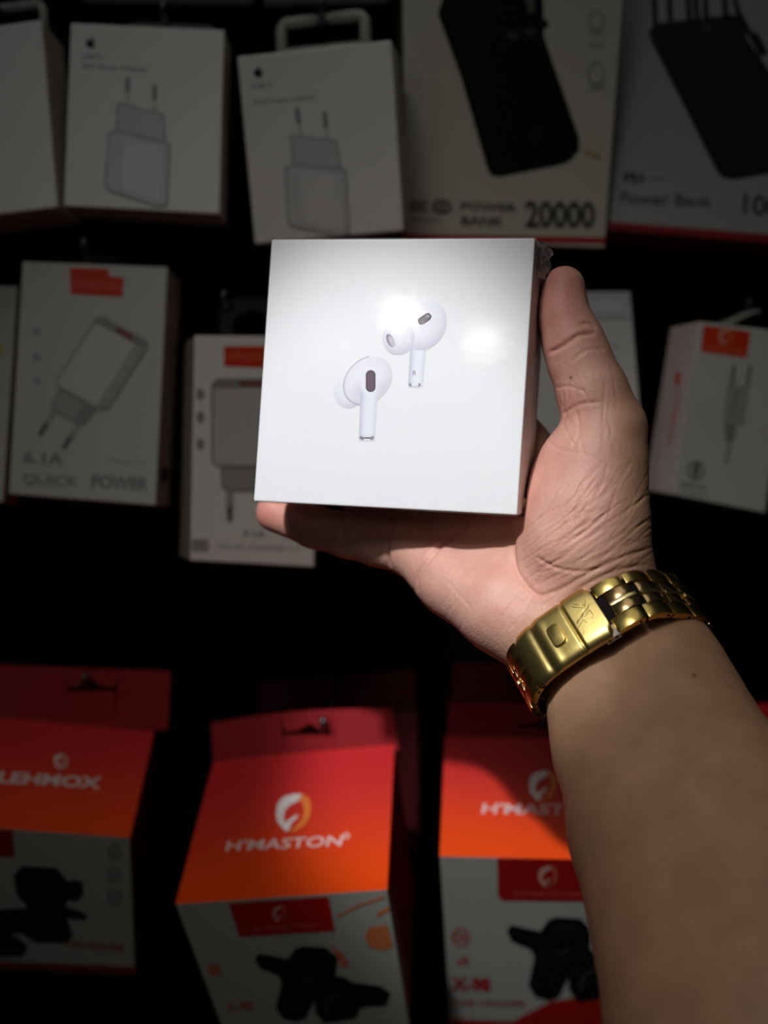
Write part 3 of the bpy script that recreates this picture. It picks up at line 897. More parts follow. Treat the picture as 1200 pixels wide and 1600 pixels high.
clin = lin_np(colr)
need = al > 0.02
for i in range(len(X) - 1):
    for j in range(len(Y) - 1):
        if need[i, j] or need[i + 1, j] or need[i, j + 1] or need[i + 1, j + 1]:
            q = []
            for (a, b) in ((i, j), (i, j + 1), (i + 1, j + 1), (i + 1, j)):
                if (a, b) not in ids:
                    ids[(a, b)] = len(verts); verts.append(pf.hit(500 + X[a] * Zs, 450 + Y[b] * Zs, .00012)); cols.append(tuple(clin[a, b]))
                q.append(ids[(a, b)])
            faces.append(tuple(q)); 
pm.v = [tuple(v) for v in verts]; pm.f = faces; pm.c = [[cols[k] for k in f] for f in faces]; pm.m = [0] * len(faces)
n0 = (Vector(verts[faces[0][1]]) - Vector(verts[faces[0][0]])).cross(Vector(verts[faces[0][2]]) - Vector(verts[faces[0][0]]))
if n0.dot(pf.n) < 0:
    pm.f = [f[::-1] for f in pm.f]; pm.c = [c_[::-1] for c_ in pm.c]
# the letter R on the stem
pf.text(pm, 'R', (645, 587), (650.5, 587), (0, -8), lin((120, 118, 126)), 2, -.02)
o = pm.build('printed_picture', M['held'], root_hb, origin=HB.front.hit(610, 585))
o['label'] = 'printed picture of two white earbuds'

# clear shrink film around the box, puckered at its corners
fm = bpy.data.materials.new('clear_film'); fm.use_nodes = True
nt = fm.node_tree; nt.nodes.clear()
out = nt.nodes.new('ShaderNodeOutputMaterial'); mx = nt.nodes.new('ShaderNodeMixShader')
tr_ = nt.nodes.new('ShaderNodeBsdfTransparent'); gl = nt.nodes.new('ShaderNodeBsdfGlossy'); gl.inputs['Roughness'].default_value = .02
lw = nt.nodes.new('ShaderNodeLayerWeight'); lw.inputs['Blend'].default_value = .5
pw = nt.nodes.new('ShaderNodeMath'); pw.operation = 'POWER'; pw.inputs[1].default_value = 4.0
fr = nt.nodes.new('ShaderNodeMapRange'); fr.inputs['To Min'].default_value = .045; fr.inputs['To Max'].default_value = .6
nt.links.new(lw.outputs['Facing'], pw.inputs[0]); nt.links.new(pw.outputs[0], fr.inputs['Value'])
tc = nt.nodes.new('ShaderNodeTexCoord'); no = nt.nodes.new('ShaderNodeTexNoise'); no.inputs['Scale'].default_value = 260; no.inputs['Detail'].default_value = 5
no.inputs['Roughness'].default_value = .65
bp = nt.nodes.new('ShaderNodeBump'); bp.inputs['Strength'].default_value = .5; bp.inputs['Distance'].default_value = .00008
nt.links.new(tc.outputs['Object'], no.inputs['Vector']); nt.links.new(no.outputs['Fac'], bp.inputs['Height'])
nt.links.new(bp.outputs['Normal'], gl.inputs['Normal'])
nt.links.new(fr.outputs['Result'], mx.inputs['Fac']); nt.links.new(tr_.outputs[0], mx.inputs[1]); nt.links.new(gl.outputs[0], mx.inputs[2])
nt.links.new(mx.outputs[0], out.inputs['Surface'])
M['film'] = fm
ex = (hb.fc[1] - hb.fc[0]).normalized(); ez = (hb.fc[0] - hb.fc[3]).normalized(); ey = hb.back.normalized()
fmb = MB(); g = .0004
fc2 = [hb.fc[0] - ex * g + ez * g - ey * g, hb.fc[1] + ex * g + ez * g - ey * g, hb.fc[2] + ex * g - ez * g - ey * g, hb.fc[3] - ex * g - ez * g - ey * g]
V, F, N = prism_geo(fc2, hb.back + ey * 2 * g, .0005, 2)
fmb.mesh(V, F)
fm2 = fmb.build('shrink_film', M['film'], root_hb, origin=hb.base)
# crumpled film ears at the right-hand corners
em = mat('crumpled_film', (0.55, 0.54, 0.54), .2, coat=.3, bump=.9, bscale=420)
em.node_tree.nodes['Principled BSDF'].inputs['Transmission Weight'].default_value = .75


def film_ear(path, wid):
    e = MB(); nU, nV = len(path), 9; G = []
    for i, p in enumerate(path):
        row = []
        for j in range(nV):
            t = j / (nV - 1); wv = math.sin(i * 1.9 + j * 1.3) * .0007 + math.sin(j * 2.7 + i) * .0004
            row.append(Vector(p) + (-hb.back * wid[0]) * (1 - t) + ex * (wid[1] * math.sin(math.pi * t) + wv) + ey * wv)
        G.append(row)
    for i in range(nU - 1):
        for j in range(nV - 1): e.face([G[i][j], G[i + 1][j], G[i + 1][j + 1], G[i][j + 1]])
    return e.build('film_corner', em, root_hb, origin=path[0], smooth=True)


b1 = hb.fc[1] + hb.back; b2 = hb.fc[2] + hb.back
film_ear([b1 + ez * .0008 - ez * .0016 * k for k in range(9)], (.8, .0030))
film_ear([b2 - ez * .0012 + ez * .0015 * k for k in range(6)], (.7, .0022))

# the lamps mirrored in the film
for k, (pp, rad, en) in enumerate((((627, 492), .018, .75), ((757, 531), .014, .5), ((527, 541), .008, .08))):
    X_ = hb.front.hit(*pp); v = (X_ - CAM).normalized(); r_ = v - hb.front.n * 2 * v.dot(hb.front.n)
    o = area('shop_lamp', X_ + r_ * (1.9 + .1 * k), X_, en * .30, rad * 2, (1, .98, .92))

# ------------------------------------------------------------------ person: right hand and forearm (one continuous surface)
AX = Vector((.345, -.63, -.695)).normalized()          # wrist axis, towards the elbow
E1 = Vector((.885, -.075, .45)); E1 = (E1 - AX * E1.dot(AX)).normalized()
E2 = AX.cross(E1).normalized()
if E2.y > 0: E2 = -E2
CW = P(966, 1016, .352)


def pair(px, py, d, s, r):
    c = P(px, py, d); return (c - E1 * s, r), (c + E1 * s, r)


cones = []     # (a, ra, b, rb, k)
def chain(pts, k):
    for (a, ra), (b, rb) in zip(pts[:-1], pts[1:]): cones.append((Vector(a), ra, Vector(b), rb, k))
def C(px, py, d, r): return (P(px, py, d), r)


sect = [pair(907, 948, .357, .0115, .0165), pair(926, 972, .3555, .0112, .0160), pair(966, 1013, .352, .0104, .0160), pair(982, 1045, .3445, .0104, .0190), pair(995, 1078, .3385, .0106, .0212), pair(1018, 1147, .329, .0096, .0252),
        pair(1078, 1280, .306, .0085, .0310), pair(1150, 1430, .283, .0080, .0355), pair(1218, 1600, .260, .0080, .0395), pair(1300, 1830, .236, .0080, .0420), pair(1370, 2050, .218, .0080, .0420)]
chain([s[0] for s in sect], .008)
chain([s[1] for s in sect], .008)
KP = .009
# heel of the hand and metacarpals
chain([C(878, 958, .357, .0190), C(850, 973, .357, .0190), C(786, 943, .364, .0175), C(712, 905, .377, .0142), C(640, 856, .390, .0112)], KP)
chain([C(880, 945, .360, .0175), C(790, 880, .377, .0150), C(705, 808, .3965, .0125)], KP)
chain([C(905, 925, .362, .0175), C(820, 830, .380, .0150), C(755, 750, .3945, .0130)], KP)
chain([C(935, 900, .362, .0175), C(880, 800, .376, .0150), C(817, 705, .3900, .0128)], KP)
# thenar and thumb metacarpal
chain([C(930, 925, .352, .0200), C(918, 850, .351, .0210), C(921, 790, .3505, .0195), C(933, 720, .351, .0165), C(945, 672, .3535, .0148)], KP)
chain([C(880, 860, .357, .0165), C(872, 790, .361, .0130), C(895, 730, .360, .0125)], KP)
# thumb
KT = .004
for dd in (-.0025, .0035):
    chain([C(945, 668, .3535 + dd, .0140), C(925, 612, .3540 + dd, .0122), C(905, 562, .3545 + dd, .0110), C(894, 530, .3550 + dd, .0103), C(882, 488, .3550 + dd, .0080), C(881, 449, .3550 + dd, .0076)], KT)
cones.append((P(872, 500, .354), .0062, P(872, 470, .354), .0058, .005))
# fingers behind the box
K4 = .0035
chain([C(640, 856, .390, .0112), C(592, 846, .398, .0104), C(545, 836, .4035, .0097), C(492, 824, .4095, .0090), C(430, 801, .4125, .0086)], K4)
chain([C(705, 808, .3965, .0120), C(612, 781, .4035, .0104), C(545, 757, .4095, .0094), C(480, 722, .4150, .0086)], K4)
chain([C(755, 750, .3945, .0122), C(665, 640, .4000, .0102), C(600, 560, .4050, .0094), C(560, 505, .4080, .0086)], K4)
chain([C(817, 705, .3900, .0120), C(760, 600, .3930, .0100), C(715, 520, .3960, .0092), C(685, 465, .3980, .0084)], K4)

H = .0012
lo = np.array([min(min(c[0][i] - c[1], c[2][i] - c[3]) for c in cones) for i in range(3)]) - .006
hi = np.array([max(max(c[0][i] + c[1], c[2][i] + c[3]) for c in cones) for i in range(3)]) + .006
nn = np.ceil((hi - lo) / H).astype(int) + 1
G0 = [lo[i] + np.arange(nn[i], dtype=np.float32) * H for i in range(3)]
vol = np.full(tuple(nn), .02, dtype=np.float32)
for a, ra, b, rb, k in cones:
    pad = max(ra, rb) + .018
    i0 = [max(0, int((min(a[i], b[i]) - pad - lo[i]) / H)) for i in range(3)]
    i1 = [min(nn[i], int((max(a[i], b[i]) + pad - lo[i]) / H) + 2) for i in range(3)]
    sl = tuple(slice(i0[i], i1[i]) for i in range(3))
    x = G0[0][sl[0]][:, None, None] - a[0]; y = G0[1][sl[1]][None, :, None] - a[1]; z = G0[2][sl[2]][None, None, :] - a[2]
    ba = np.array(b - a); l2 = float(ba @ ba); t = np.clip((x * ba[0] + y * ba[1] + z * ba[2]) / l2, 0, 1)
    d = np.sqrt((x - t * ba[0]) ** 2 + (y - t * ba[1]) ** 2 + (z - t * ba[2]) ** 2) - (ra + (rb - ra) * t)
    v0 = vol[sl]; h = np.clip(k - np.abs(v0 - d), 0, None) / k
    vol[sl] = np.minimum(v0, d) - h * h * k * .25
# keep the flesh out of the box: the fingers and thumb press flat against it
Rb = np.array(hb.R.transposed()); cb = np.array((hb.fc[0] + hb.fc[1] + hb.fc[2] + hb.fc[3]) / 4 + hb.back / 2)
hx_, hz_, hy_ = (hb.fc[1] - hb.fc[0]).length / 2, (hb.fc[0] - hb.fc[3]).length / 2, HB_D / 2
pts8 = [p for p in hb.fc] + [p + hb.back for p in hb.fc]
b0 = [max(0, int((min(p[i] for p in pts8) - .004 - lo[i]) / H)) for i in range(3)]
b1_ = [min(nn[i], int((max(p[i] for p in pts8) + .004 - lo[i]) / H) + 2) for i in range(3)]
sl = tuple(slice(b0[i], b1_[i]) for i in range(3))
gx, gy, gz = np.meshgrid(G0[0][sl[0]], G0[1][sl[1]], G0[2][sl[2]], indexing='ij')
def pd(pt, n):  # signed distance outside positive
    n = np.array(Vector(n).normalized()); pt = np.array(pt); return (gx - pt[0]) * n[0] + (gy - pt[1]) * n[1] + (gz - pt[2]) * n[2]
exn = (hb.fc[1] - hb.fc[2]).cross(hb.back); exn = exn if exn.dot(ex) > 0 else -exn
exl = (hb.fc[0] - hb.fc[3]).cross(hb.back); exl = exl if exl.dot(ex) < 0 else -exl
ezb = (hb.fc[2] - hb.fc[3]).cross(hb.back); ezb = ezb if ezb.dot(ez) < 0 else -ezb
ezt = (hb.fc[1] - hb.fc[0]).cross(hb.back); ezt = ezt if ezt.dot(ez) > 0 else -ezt
db = np.maximum.reduce([pd(hb.fc[1], exn), pd(hb.fc[0], exl), pd(hb.fc[3], ezb), pd(hb.fc[0], ezt), pd(hb.fc[0], -ey), pd(hb.fc[0] + hb.back, ey)]) - .0007
vol[sl] = np.maximum(vol[sl], -db)


def surface_nets(vol, lo, H):
    s = vol < 0
    c8 = [(i, j, k) for i in (0, 1) for j in (0, 1) for k in (0, 1)]
    n = vol.shape
    sub = lambda A, o: A[o[0]:n[0] - 1 + o[0], o[1]:n[1] - 1 + o[1], o[2]:n[2] - 1 + o[2]]
    cnt = np.zeros(tuple(q - 1 for q in n), np.uint8)
    for o in c8: cnt += sub(s, o)
    act = np.argwhere((cnt > 0) & (cnt < 8))
    idx = -np.ones(cnt.shape, np.int64); idx[tuple(act.T)] = np.arange(len(act))
    acc = np.zeros((len(act), 3)); w_ = np.zeros(len(act))
    for a in c8:
        for ax in range(3):
            if a[ax]: continue
            b = list(a); b[ax] = 1; b = tuple(b)
            va = vol[tuple((act + a).T)]; vb = vol[tuple((act + b).T)]
            m_ = (va < 0) != (vb < 0)
            t = np.where(m_, va / np.where(m_, va - vb, 1), 0)
            p = np.array(a, float)[None, :] + np.zeros((len(act), 1)); p[:, ax] += t
            acc += p * m_[:, None]; w_ += m_
    ver = (act + acc / w_[:, None]) * H + lo
    faces = []
    for ax in range(3):
        u, v_ = (ax + 1) % 3, (ax + 2) % 3
        A = np.take(s, range(n[ax] - 1), axis=ax); B = np.take(s, range(1, n[ax]), axis=ax)
        e = np.argwhere(A != B)
        e = e[(e[:, u] > 0) & (e[:, v_] > 0) & (e[:, u] < n[u] - 1) & (e[:, v_] < n[v_] - 1)]
        ins = s[tuple(e.T)]
        q = []
        for du, dv in ((1, 1), (0, 1), (0, 0), (1, 0)):
            c = e.copy(); c[:, u] -= du; c[:, v_] -= dv; q.append(idx[tuple(c.T)])
        q = np.stack(q, 1)
        q[~ins] = q[~ins][:, ::-1]
        faces.append(q)
    return ver, np.concatenate(faces)


ver, fac = surface_nets(vol, lo, H)
del vol
# relax the voxel stepping
E_ = np.concatenate([fac[:, [0, 1]], fac[:, [1, 2]], fac[:, [2, 3]], fac[:, [3, 0]]])
deg = np.bincount(E_[:, 0], minlength=len(ver)) + np.bincount(E_[:, 1], minlength=len(ver))
for it in range(6):
    lam = .5 if it % 2 == 0 else -.45
    av = np.stack([np.bincount(E_[:, 0], ver[E_[:, 1], i], len(ver)) + np.bincount(E_[:, 1], ver[E_[:, 0], i], len(ver)) for i in range(3)], 1) / deg[:, None]
    ver = ver + lam * (av - ver)
me = bpy.data.meshes.new('base'); me.from_pydata(ver.tolist(), [], fac.tolist()); me.update()
ob = bpy.data.objects.new('base', me); COL.objects.link(ob)
md = ob.modifiers.new('s', 'SUBSURF'); md.levels = 1; md.render_levels = 1
dg = bpy.context.evaluated_depsgraph_get(); dg.update()
me2 = bpy.data.meshes.new_from_object(ob.evaluated_get(dg))
bpy.data.objects.remove(ob); bpy.data.meshes.remove(me)
n = len(me2.vertices)
co = np.empty(n * 3, np.float32); me2.vertices.foreach_get('co', co); co = co.reshape(-1, 3)
no = np.empty(n * 3, np.float32); me2.vertices.foreach_get('normal', no); no = no.reshape(-1, 3)
px = 600 + FPX * co[:, 0] / co[:, 1]; py = 800 - FPX * (co[:, 2] - CAM.z) / co[:, 1]
front = (no[:, 1] < -.05)
disp = np.zeros(n)


def crease(pts, wd, dep, wrap=False):
    """a skin fold along a line on the palm: sunk by dep metres, wd pixels half width"""
    global disp
    best = np.full(n, 1e9); tt = np.zeros(n); L = len(pts) - 1
    sel = (px > min(p[0] for p in pts) - 20) & (px < max(p[0] for p in pts) + 20) & (py > min(p[1] for p in pts) - 20) & (py < max(p[1] for p in pts) + 20) & front
    ii = np.nonzero(sel)[0]
    if not len(ii): return
    bx = np.full(len(ii), 1e9); tb = np.zeros(len(ii))
    for k in range(L):
        (x0, y0), (x1, y1) = pts[k], pts[k + 1]
        l2 = (x1 - x0) ** 2 + (y1 - y0) ** 2 + 1e-9
        t = np.clip(((px[ii] - x0) * (x1 - x0) + (py[ii] - y0) * (y1 - y0)) / l2, 0, 1)
        d = np.hypot(px[ii] - x0 - t * (x1 - x0), py[ii] - y0 - t * (y1 - y0))
        m_ = d < bx; bx[m_] = d[m_]; tb[m_] = (k + t[m_]) / L
    fade = np.clip(np.minimum(tb, 1 - tb) * 6 + .15, 0, 1)
    disp[ii] -= dep * fade * (np.exp(-(bx / wd) ** 2) - .12 * np.exp(-((bx - wd * 2.4) / (wd * 1.3)) ** 2))


def spl(pts, m=6):
    o = []
    for i in range(len(pts) - 1):
        p0 = pts[max(i - 1, 0)]; p1 = pts[i]; p2 = pts[i + 1]; p3 = pts[min(i + 2, len(pts) - 1)]
        for k in range(m):
            t = k / m
            o.append(tuple(.5 * (2 * p1[q] + (p2[q] - p0[q]) * t + (2 * p0[q] - 5 * p1[q] + 4 * p2[q] - p3[q]) * t * t + (3 * p1[q] - p0[q] - 3 * p2[q] + p3[q]) * t ** 3) for q in (0, 1)))
    return o + [pts[-1]]


crease(spl([(740, 806), (718, 826), (690, 850), (665, 880), (652, 902), (650, 926)]), 3.6, .0011)
crease(spl([(613, 800), (609, 830), (606, 860), (609, 888)]), 3.2, .0010)
crease(spl([(538, 795), (535, 825), (540, 868)]), 3.2, .0006)
crease(spl([(484, 790), (486, 820), (480, 856)]), 3.5, .0006)
crease(spl([(812, 815), (803, 840), (803, 872), (812, 900), (838, 928), (862, 926), (884, 914)]), 3.4, .0009)
crease(spl([(838, 868), (868, 886), (905, 893), (945, 886)]), 2.6, .00045)
crease(spl([(752, 812), (748, 835)]), 2.6, .0003)
crease(spl([(850, 948), (880, 920), (920, 896), (970, 872), (1010, 858)]), 2.8, .0006)
crease(spl([(870, 955), (910, 918), (960, 893), (1010, 882)]), 2.8, .0005)
crease(spl([(858, 552), (880, 540), (905, 524), (930, 521)]), 3.2, .0010)
crease(spl([(905, 508), (922, 505), (930, 515)]), 2.6, .0006)
crease(spl([(893, 565), (915, 548), (945, 545)]), 2.4, .0003)
crease(spl([(878, 648), (905, 632), (940, 628)]), 2.6, .0005)
crease(spl([(868, 606), (890, 604), (915, 612)]), 2.2, .0003)
crease(spl([(846, 672), (870, 700), (920, 712), (965, 742)]), 2.4, .00014)
crease(spl([(900, 640), (905, 675), (893, 700)]), 2.4, .0004)
rr = random.Random(5)
for k in range(84):      # the fan of fine folds across the ball of the thumb
    t = rr.random(); cx = 850 + 150 * rr.random(); cy = 760 + 130 * rr.random() + (cx - 850) * -.1
    L = 25 + 45 * rr.random(); a = math.radians(-38 - 18 * (cy < 800) + rr.uniform(-9, 9) + (cy - 800) * .12)
    b = rr.uniform(-5, 5)
    crease(spl([(cx - L * math.cos(a), cy - L * math.sin(a)), (cx + b, cy + b), (cx + L * math.cos(a), cy + L * math.sin(a))], 4), 1.7, .00010 + .00018 * rr.random())
for k in range(26):      # long fine lines across the thenar and the first web
    cx = 880 + 90 * rr.random(); cy = 575 + 130 * rr.random(); L = 12 + 22 * rr.random(); a = math.radians(80 + rr.uniform(-22, 22))
    crease([(cx - L * math.cos(a), cy - L * math.sin(a)), (cx, cy), (cx + L * math.cos(a), cy + L * math.sin(a))], 1.9, .00010 + .00012 * rr.random())
for k in range(16):
    cx = 690 + 150 * rr.random(); cy = 850 + 120 * rr.random(); L = 15 + 30 * rr.random(); a = math.radians(rr.choice([-60, -48, 40]) + rr.uniform(-12, 12))
    crease([(cx - L * math.cos(a), cy - L * math.sin(a)), (cx, cy), (cx + L * math.cos(a), cy + L * math.sin(a))], 2.0, .00008 + .0001 * rr.random())
# soft swells of the flesh
def swell(cx, cy, r, h):
    global disp
    disp += h * np.exp(-((px - cx) ** 2 + (py - cy) ** 2) / r ** 2) * front
swell(860, 845, 38, .0016); swell(770, 965, 45, .0010); swell(630, 850, 26, .0008); swell(735, 870, 34, -.0012); swell(815, 935, 30, -.0010)
swell(575, 845, 22, .0006); swell(512, 832, 20, .0006); swell(865, 490, 30, .0008); swell(985, 660, 22, .0008)
co = co + no * disp[:, None]
me2.vertices.foreach_set('co', co.astype(np.float32).ravel())

# skin tone: pinker palm, browner forearm and back of the hand
def sm(a, b, x): t = np.clip((x - a) / (b - a), 0, 1); return t * t * (3 - 2 * t)
dist_arm = (co - np.array(CW)) @ np.array(AX)
arm = sm(-.022, .004, dist_arm)
back = sm(-.1, .5, no[:, 1])
thumb = sm(940, 990, px) * sm(960, 900, py)
k_ = np.clip(np.maximum(np.maximum(arm, back), thumb * .75), 0, 1)
tipr = np.exp(-(((px - 420) / 45) ** 2 + ((py - 800) / 40) ** 2)) + .9 * np.exp(-(((px - 878) / 40) ** 2 + ((py - 470) / 60) ** 2))
palmc = np.array(lin((214, 160, 142))); armc = np.array(lin((190, 146, 114))); tipc = np.array(lin((206, 128, 116)))
cs_ = palmc[None] * (1 - k_[:, None]) + armc[None] * k_[:, None]
tr2 = np.clip(tipr, 0, 1)[:, None] * .7 * (1 - k_[:, None] * .6); cs_ = cs_ * (1 - tr2) + tipc[None] * tr2
# moles
for (mx_, my_, r_) in ((892, 590, 2.6), (1085, 1055, 3.5)):
    q = np.exp(-(((px - mx_) ** 2 + (py - my_) ** 2) / r_ ** 2))[:, None] * .8 * front[:, None]; cs_ = cs_ * (1 - q) + np.array(lin((80, 45, 35)))[None] * q
ca = me2.color_attributes.new('Col', 'FLOAT_COLOR', 'POINT')
ca.data.foreach_set('color', np.concatenate([cs_, np.ones((n, 1))], 1).astype(np.float32).ravel())

sk = bpy.data.materials.new('skin'); sk.use_nodes = True; nt = sk.node_tree; b = nt.nodes['Principled BSDF']
at = nt.nodes.new('ShaderNodeAttribute'); at.attribute_name = 'Col'
tc = nt.nodes.new('ShaderNodeTexCoord')
n1 = nt.nodes.new('ShaderNodeTexNoise'); n1.inputs['Scale'].default_value = 90; n1.inputs['Detail'].default_value = 6
nt.links.new(tc.outputs['Object'], n1.inputs['Vector'])
mixc = nt.nodes.new('ShaderNodeMixRGB'); mixc.blend_type = 'OVERLAY'; mixc.inputs['Fac'].default_value = .28
nt.links.new(at.outputs['Color'], mixc.inputs['Color1']); nt.links.new(n1.outputs['Fac'], mixc.inputs['Color2'])
nt.links.new(mixc.outputs['Color'], b.inputs['Base Color'])
b.inputs['Roughness'].default_value = .52; b.inputs['Specular IOR Level'].default_value = .35
b.inputs['Subsurface Weight'].default_value = .12; b.inputs['Subsurface Radius'].default_value = (1.0, .35, .2); b.inputs['Subsurface Scale'].default_value = .004
vo = nt.nodes.new('ShaderNodeTexVoronoi'); vo.inputs['Scale'].default_value = 900; nt.links.new(tc.outputs['Object'], vo.inputs['Vector'])
mp = nt.nodes.new('ShaderNodeMapping'); mp.inputs['Scale'].default_value = (1, 1, .35); mp.inputs['Rotation'].default_value = (0, .7, 0)
nt.links.new(tc.outputs['Object'], mp.inputs['Vector'])
n2 = nt.nodes.new('ShaderNodeTexNoise'); n2.inputs['Scale'].default_value = 520; n2.inputs['Detail'].default_value = 3
nt.links.new(mp.outputs['Vector'], n2.inputs['Vector'])
ad = nt.nodes.new('ShaderNodeMath'); ad.operation = 'ADD'
mu = nt.nodes.new('ShaderNodeMath'); mu.operation = 'MULTIPLY'; mu.inputs[1].default_value = .5
nt.links.new(vo.outputs['Distance'], mu.inputs[0]); nt.links.new(mu.outputs[0], ad.inputs[0]); nt.links.new(n2.outputs['Fac'], ad.inputs[1])
bp = nt.nodes.new('ShaderNodeBump'); bp.inputs['Strength'].default_value = .35; bp.inputs['Distance'].default_value = .0005
nt.links.new(ad.outputs[0], bp.inputs['Height']); nt.links.new(bp.outputs['Normal'], b.inputs['Normal'])
nail = mat('fingernail', lin((226, 178, 164)), .25, coat=.2)
me2.materials.clear(); me2.materials.append(sk); me2.materials.append(nail)
me2.polygons.foreach_set('use_smooth', [True] * len(me2.polygons))
# nails on the far side of the fingertips and on the outer side of the thumb
nf = len(me2.polygons); fcn = np.empty(nf * 3, np.float32); me2.polygons.foreach_get('center', fcn); fcn = fcn.reshape(-1, 3)
fno = np.empty(nf * 3, np.float32); me2.polygons.foreach_get('normal', fno); fno = fno.reshape(-1, 3)
mi = np.zeros(nf, np.int32)
for (q, dirn, nd) in ((P(430, 801, .4125), (-.5, 0, .1), (0, 1, 0)), (P(480, 722, .415), (-.5, 0, .2), (0, 1, 0)), (P(560, 505, .408), (-.5, 0, .7), (0, 1, 0)), (P(685, 465, .398), (-.4, 0, .8), (0, 1, 0)), (P(881, 449, .356), (0, 0, 1), (.62, .78, 0))):
    d_ = np.array(Vector(dirn).normalized()); nd = np.array(nd); r_ = fcn - np.array(q)
    along = r_ @ d_; side_ = np.linalg.norm(np.cross(d_, nd)[None] * 1.0) * 0 + r_ @ np.cross(d_, nd)
    mi[(((along - .000) / .0065) ** 2 + (side_ / .0058) ** 2 < 1) & (fno @ nd > .55) & (np.linalg.norm(r_, axis=1) < .012)] = 1
me2.polygons.foreach_set('material_index', mi)
me2.transform(Matrix.Translation(-CW)); me2.update()
me2.name = 'person'
pr = bpy.data.objects.new('person', me2); COL.objects.link(pr); pr.location = CW
tag(pr, 'bare hand and forearm from the lower right, holding up the square white box', 'person')

# ------------------------------------------------------------------ gold wristwatch
# the bracelet follows the measured girth of the wrist
_rel = co - np.array(CW); _u = _rel @ np.array(E1); _v = _rel @ np.array(E2); _a = _rel @ np.array(AX)
_m = (np.abs(_a) < .0075) & (np.hypot(_u, _v) < .06); _u = _u[_m]; _v = _v[_m]
SUP = []
for q in range(360):
    t = math.radians(q * 1.0 - 180); SUP.append((_u * math.sin(t) + _v * math.cos(t)).max() + .0009)
SUP = np.array(SUP); SUP = sum(np.roll(SUP, k) for k in range(-6, 7)) / 13
HX = []      # convex hull of the girth from its support function
dS = (np.roll(SUP, -2) - np.roll(SUP, 2)) / math.radians(4)
for q in range(360):
    t = math.radians(q - 180.0)
    HX.append((SUP[q] * math.sin(t) + dS[q] * math.cos(t), SUP[q] * math.cos(t) - dS[q] * math.sin(t)))
HX = np.array(HX); HX = np.stack([sum(np.roll(HX[:, i], k) for k in range(-4, 5)) / 9 for i in range(2)], 1)
print('WRIST', SUP[180], SUP[270], SUP[90], SUP[0])


def wpt(phi, off=0.0):
    q = (phi + 180.0) % 360; i = int(q) % 360; f = q - int(q); j = (i + 1) % 360
    u, v = HX[i] * (1 - f) + HX[j] * f
    t = math.radians(phi)
    nr = (E1 * math.sin(t) + E2 * math.cos(t)).normalized()
    tg = (E1 * math.cos(t) - E2 * math.sin(t)).normalized()
    return CW + E1 * float(u) + E2 * float(v) + nr * off, tg, nr


def wpt_old(phi, off=0.0):
    """point, tangent and outward normal on the bracelet's oval; phi in degrees, 0 = palm side"""
    t = math.radians(phi); s_, c_ = math.sin(t), math.cos(t)
    p = CW + E1 * (WA * s_) + E2 * (WB * c_)
    tg = (E1 * (WA * c_) - E2 * (WB * s_)).normalized()
    nr = (E1 * (s_ / WA) + E2 * (c_ / WB)).normalized()
    return p + nr * off, tg, nr


# arc-length table
tab_ = [0.0]
for k in range(1, 721):
    a = wpt((k - 1) * .5 - 180)[0]; b_ = wpt(k * .5 - 180)[0]; tab_.append(tab_[-1] + (b_ - a).length)
PERIM = tab_[-1]


def phi_at(s):
    s = s % PERIM
    return float(np.interp(s, tab_, [q * .5 - 180 for q in range(721)]))


def s_at(phi): return tab_[int(round((phi + 180) * 2)) % 721]


wroot = empty('wristwatch', CW + AX * 0.0, 'gold metal bracelet wristwatch on the wrist, its folding clasp on the palm side', 'watch')


def slab(mb, s0, s1, w0, w1, t0, t1, mi=0, nseg=3, crown=.0, bev=.0004, endtaper=0.0):
    """a piece following the oval from arc length s0 to s1, across the band w0..w1, thickness t0..t1"""
    bm = bmesh.new(); rows = []
    for k in range(nseg + 1):
        f = k / nseg; s = s0 + (s1 - s0) * f
        ph = phi_at(s); p, tg, nr = wpt(ph)
        e = endtaper * (2 * f - 1) ** 2
        top = t1 + crown * math.sin(math.pi * f) - e
        rows.append([bm.verts.new(p + AX * w0 + nr * t0), bm.verts.new(p + AX * w1 + nr * t0), bm.verts.new(p + AX * w1 + nr * top), bm.verts.new(p + AX * w0 + nr * top)])
    for a, b in zip(rows[:-1], rows[1:]):
        for i in range(4): j = (i + 1) % 4; bm.faces.new((a[i], a[j], b[j], b[i]))
    bm.faces.new(rows[0][::-1]); bm.faces.new(rows[-1])
    bmesh.ops.recalc_face_normals(bm, faces=bm.faces)
    if bev:
        ed = [e for e in bm.edges if len(e.link_faces) == 2 and e.calc_face_angle(0) > .7]
        bmesh.ops.bevel(bm, geom=ed, offset=bev, segments=2, profile=.6, affect='EDGES')
    bm.verts.index_update()
    side = []
    V = [v.co.copy() for v in bm.verts]
    for f in bm.faces:
        m_ = mi
        if mi == 0 and f.normal.dot(AX) > .75: m_ = 1
        mb.mesh([], [], 0); i0 = len(mb.v)
        mb.v += [tuple(v.co) for v in f.verts]; mb.f.append(tuple(range(i0, i0 + len(f.verts)))); mb.c.append((1, 1, 1)); mb.m.append(m_)
    bm.free()


GM = [M['gold'], M['gold_side'], M['gold_mid'], M['dark'], M['gold_line']]
HWD = .0106
TIN, TOUT = -.0014, .0016


def finish(o, ang=32):
    b_ = bmesh.new(); b_.from_mesh(o.data); bmesh.ops.remove_doubles(b_, verts=b_.verts, dist=1e-6)
    b_.to_mesh(o.data); b_.free()
    o.data.polygons.foreach_set('use_smooth', [True] * len(o.data.polygons))
    o.data.set_sharp_from_angle(angle=math.radians(ang)); o.data.update()
    return o


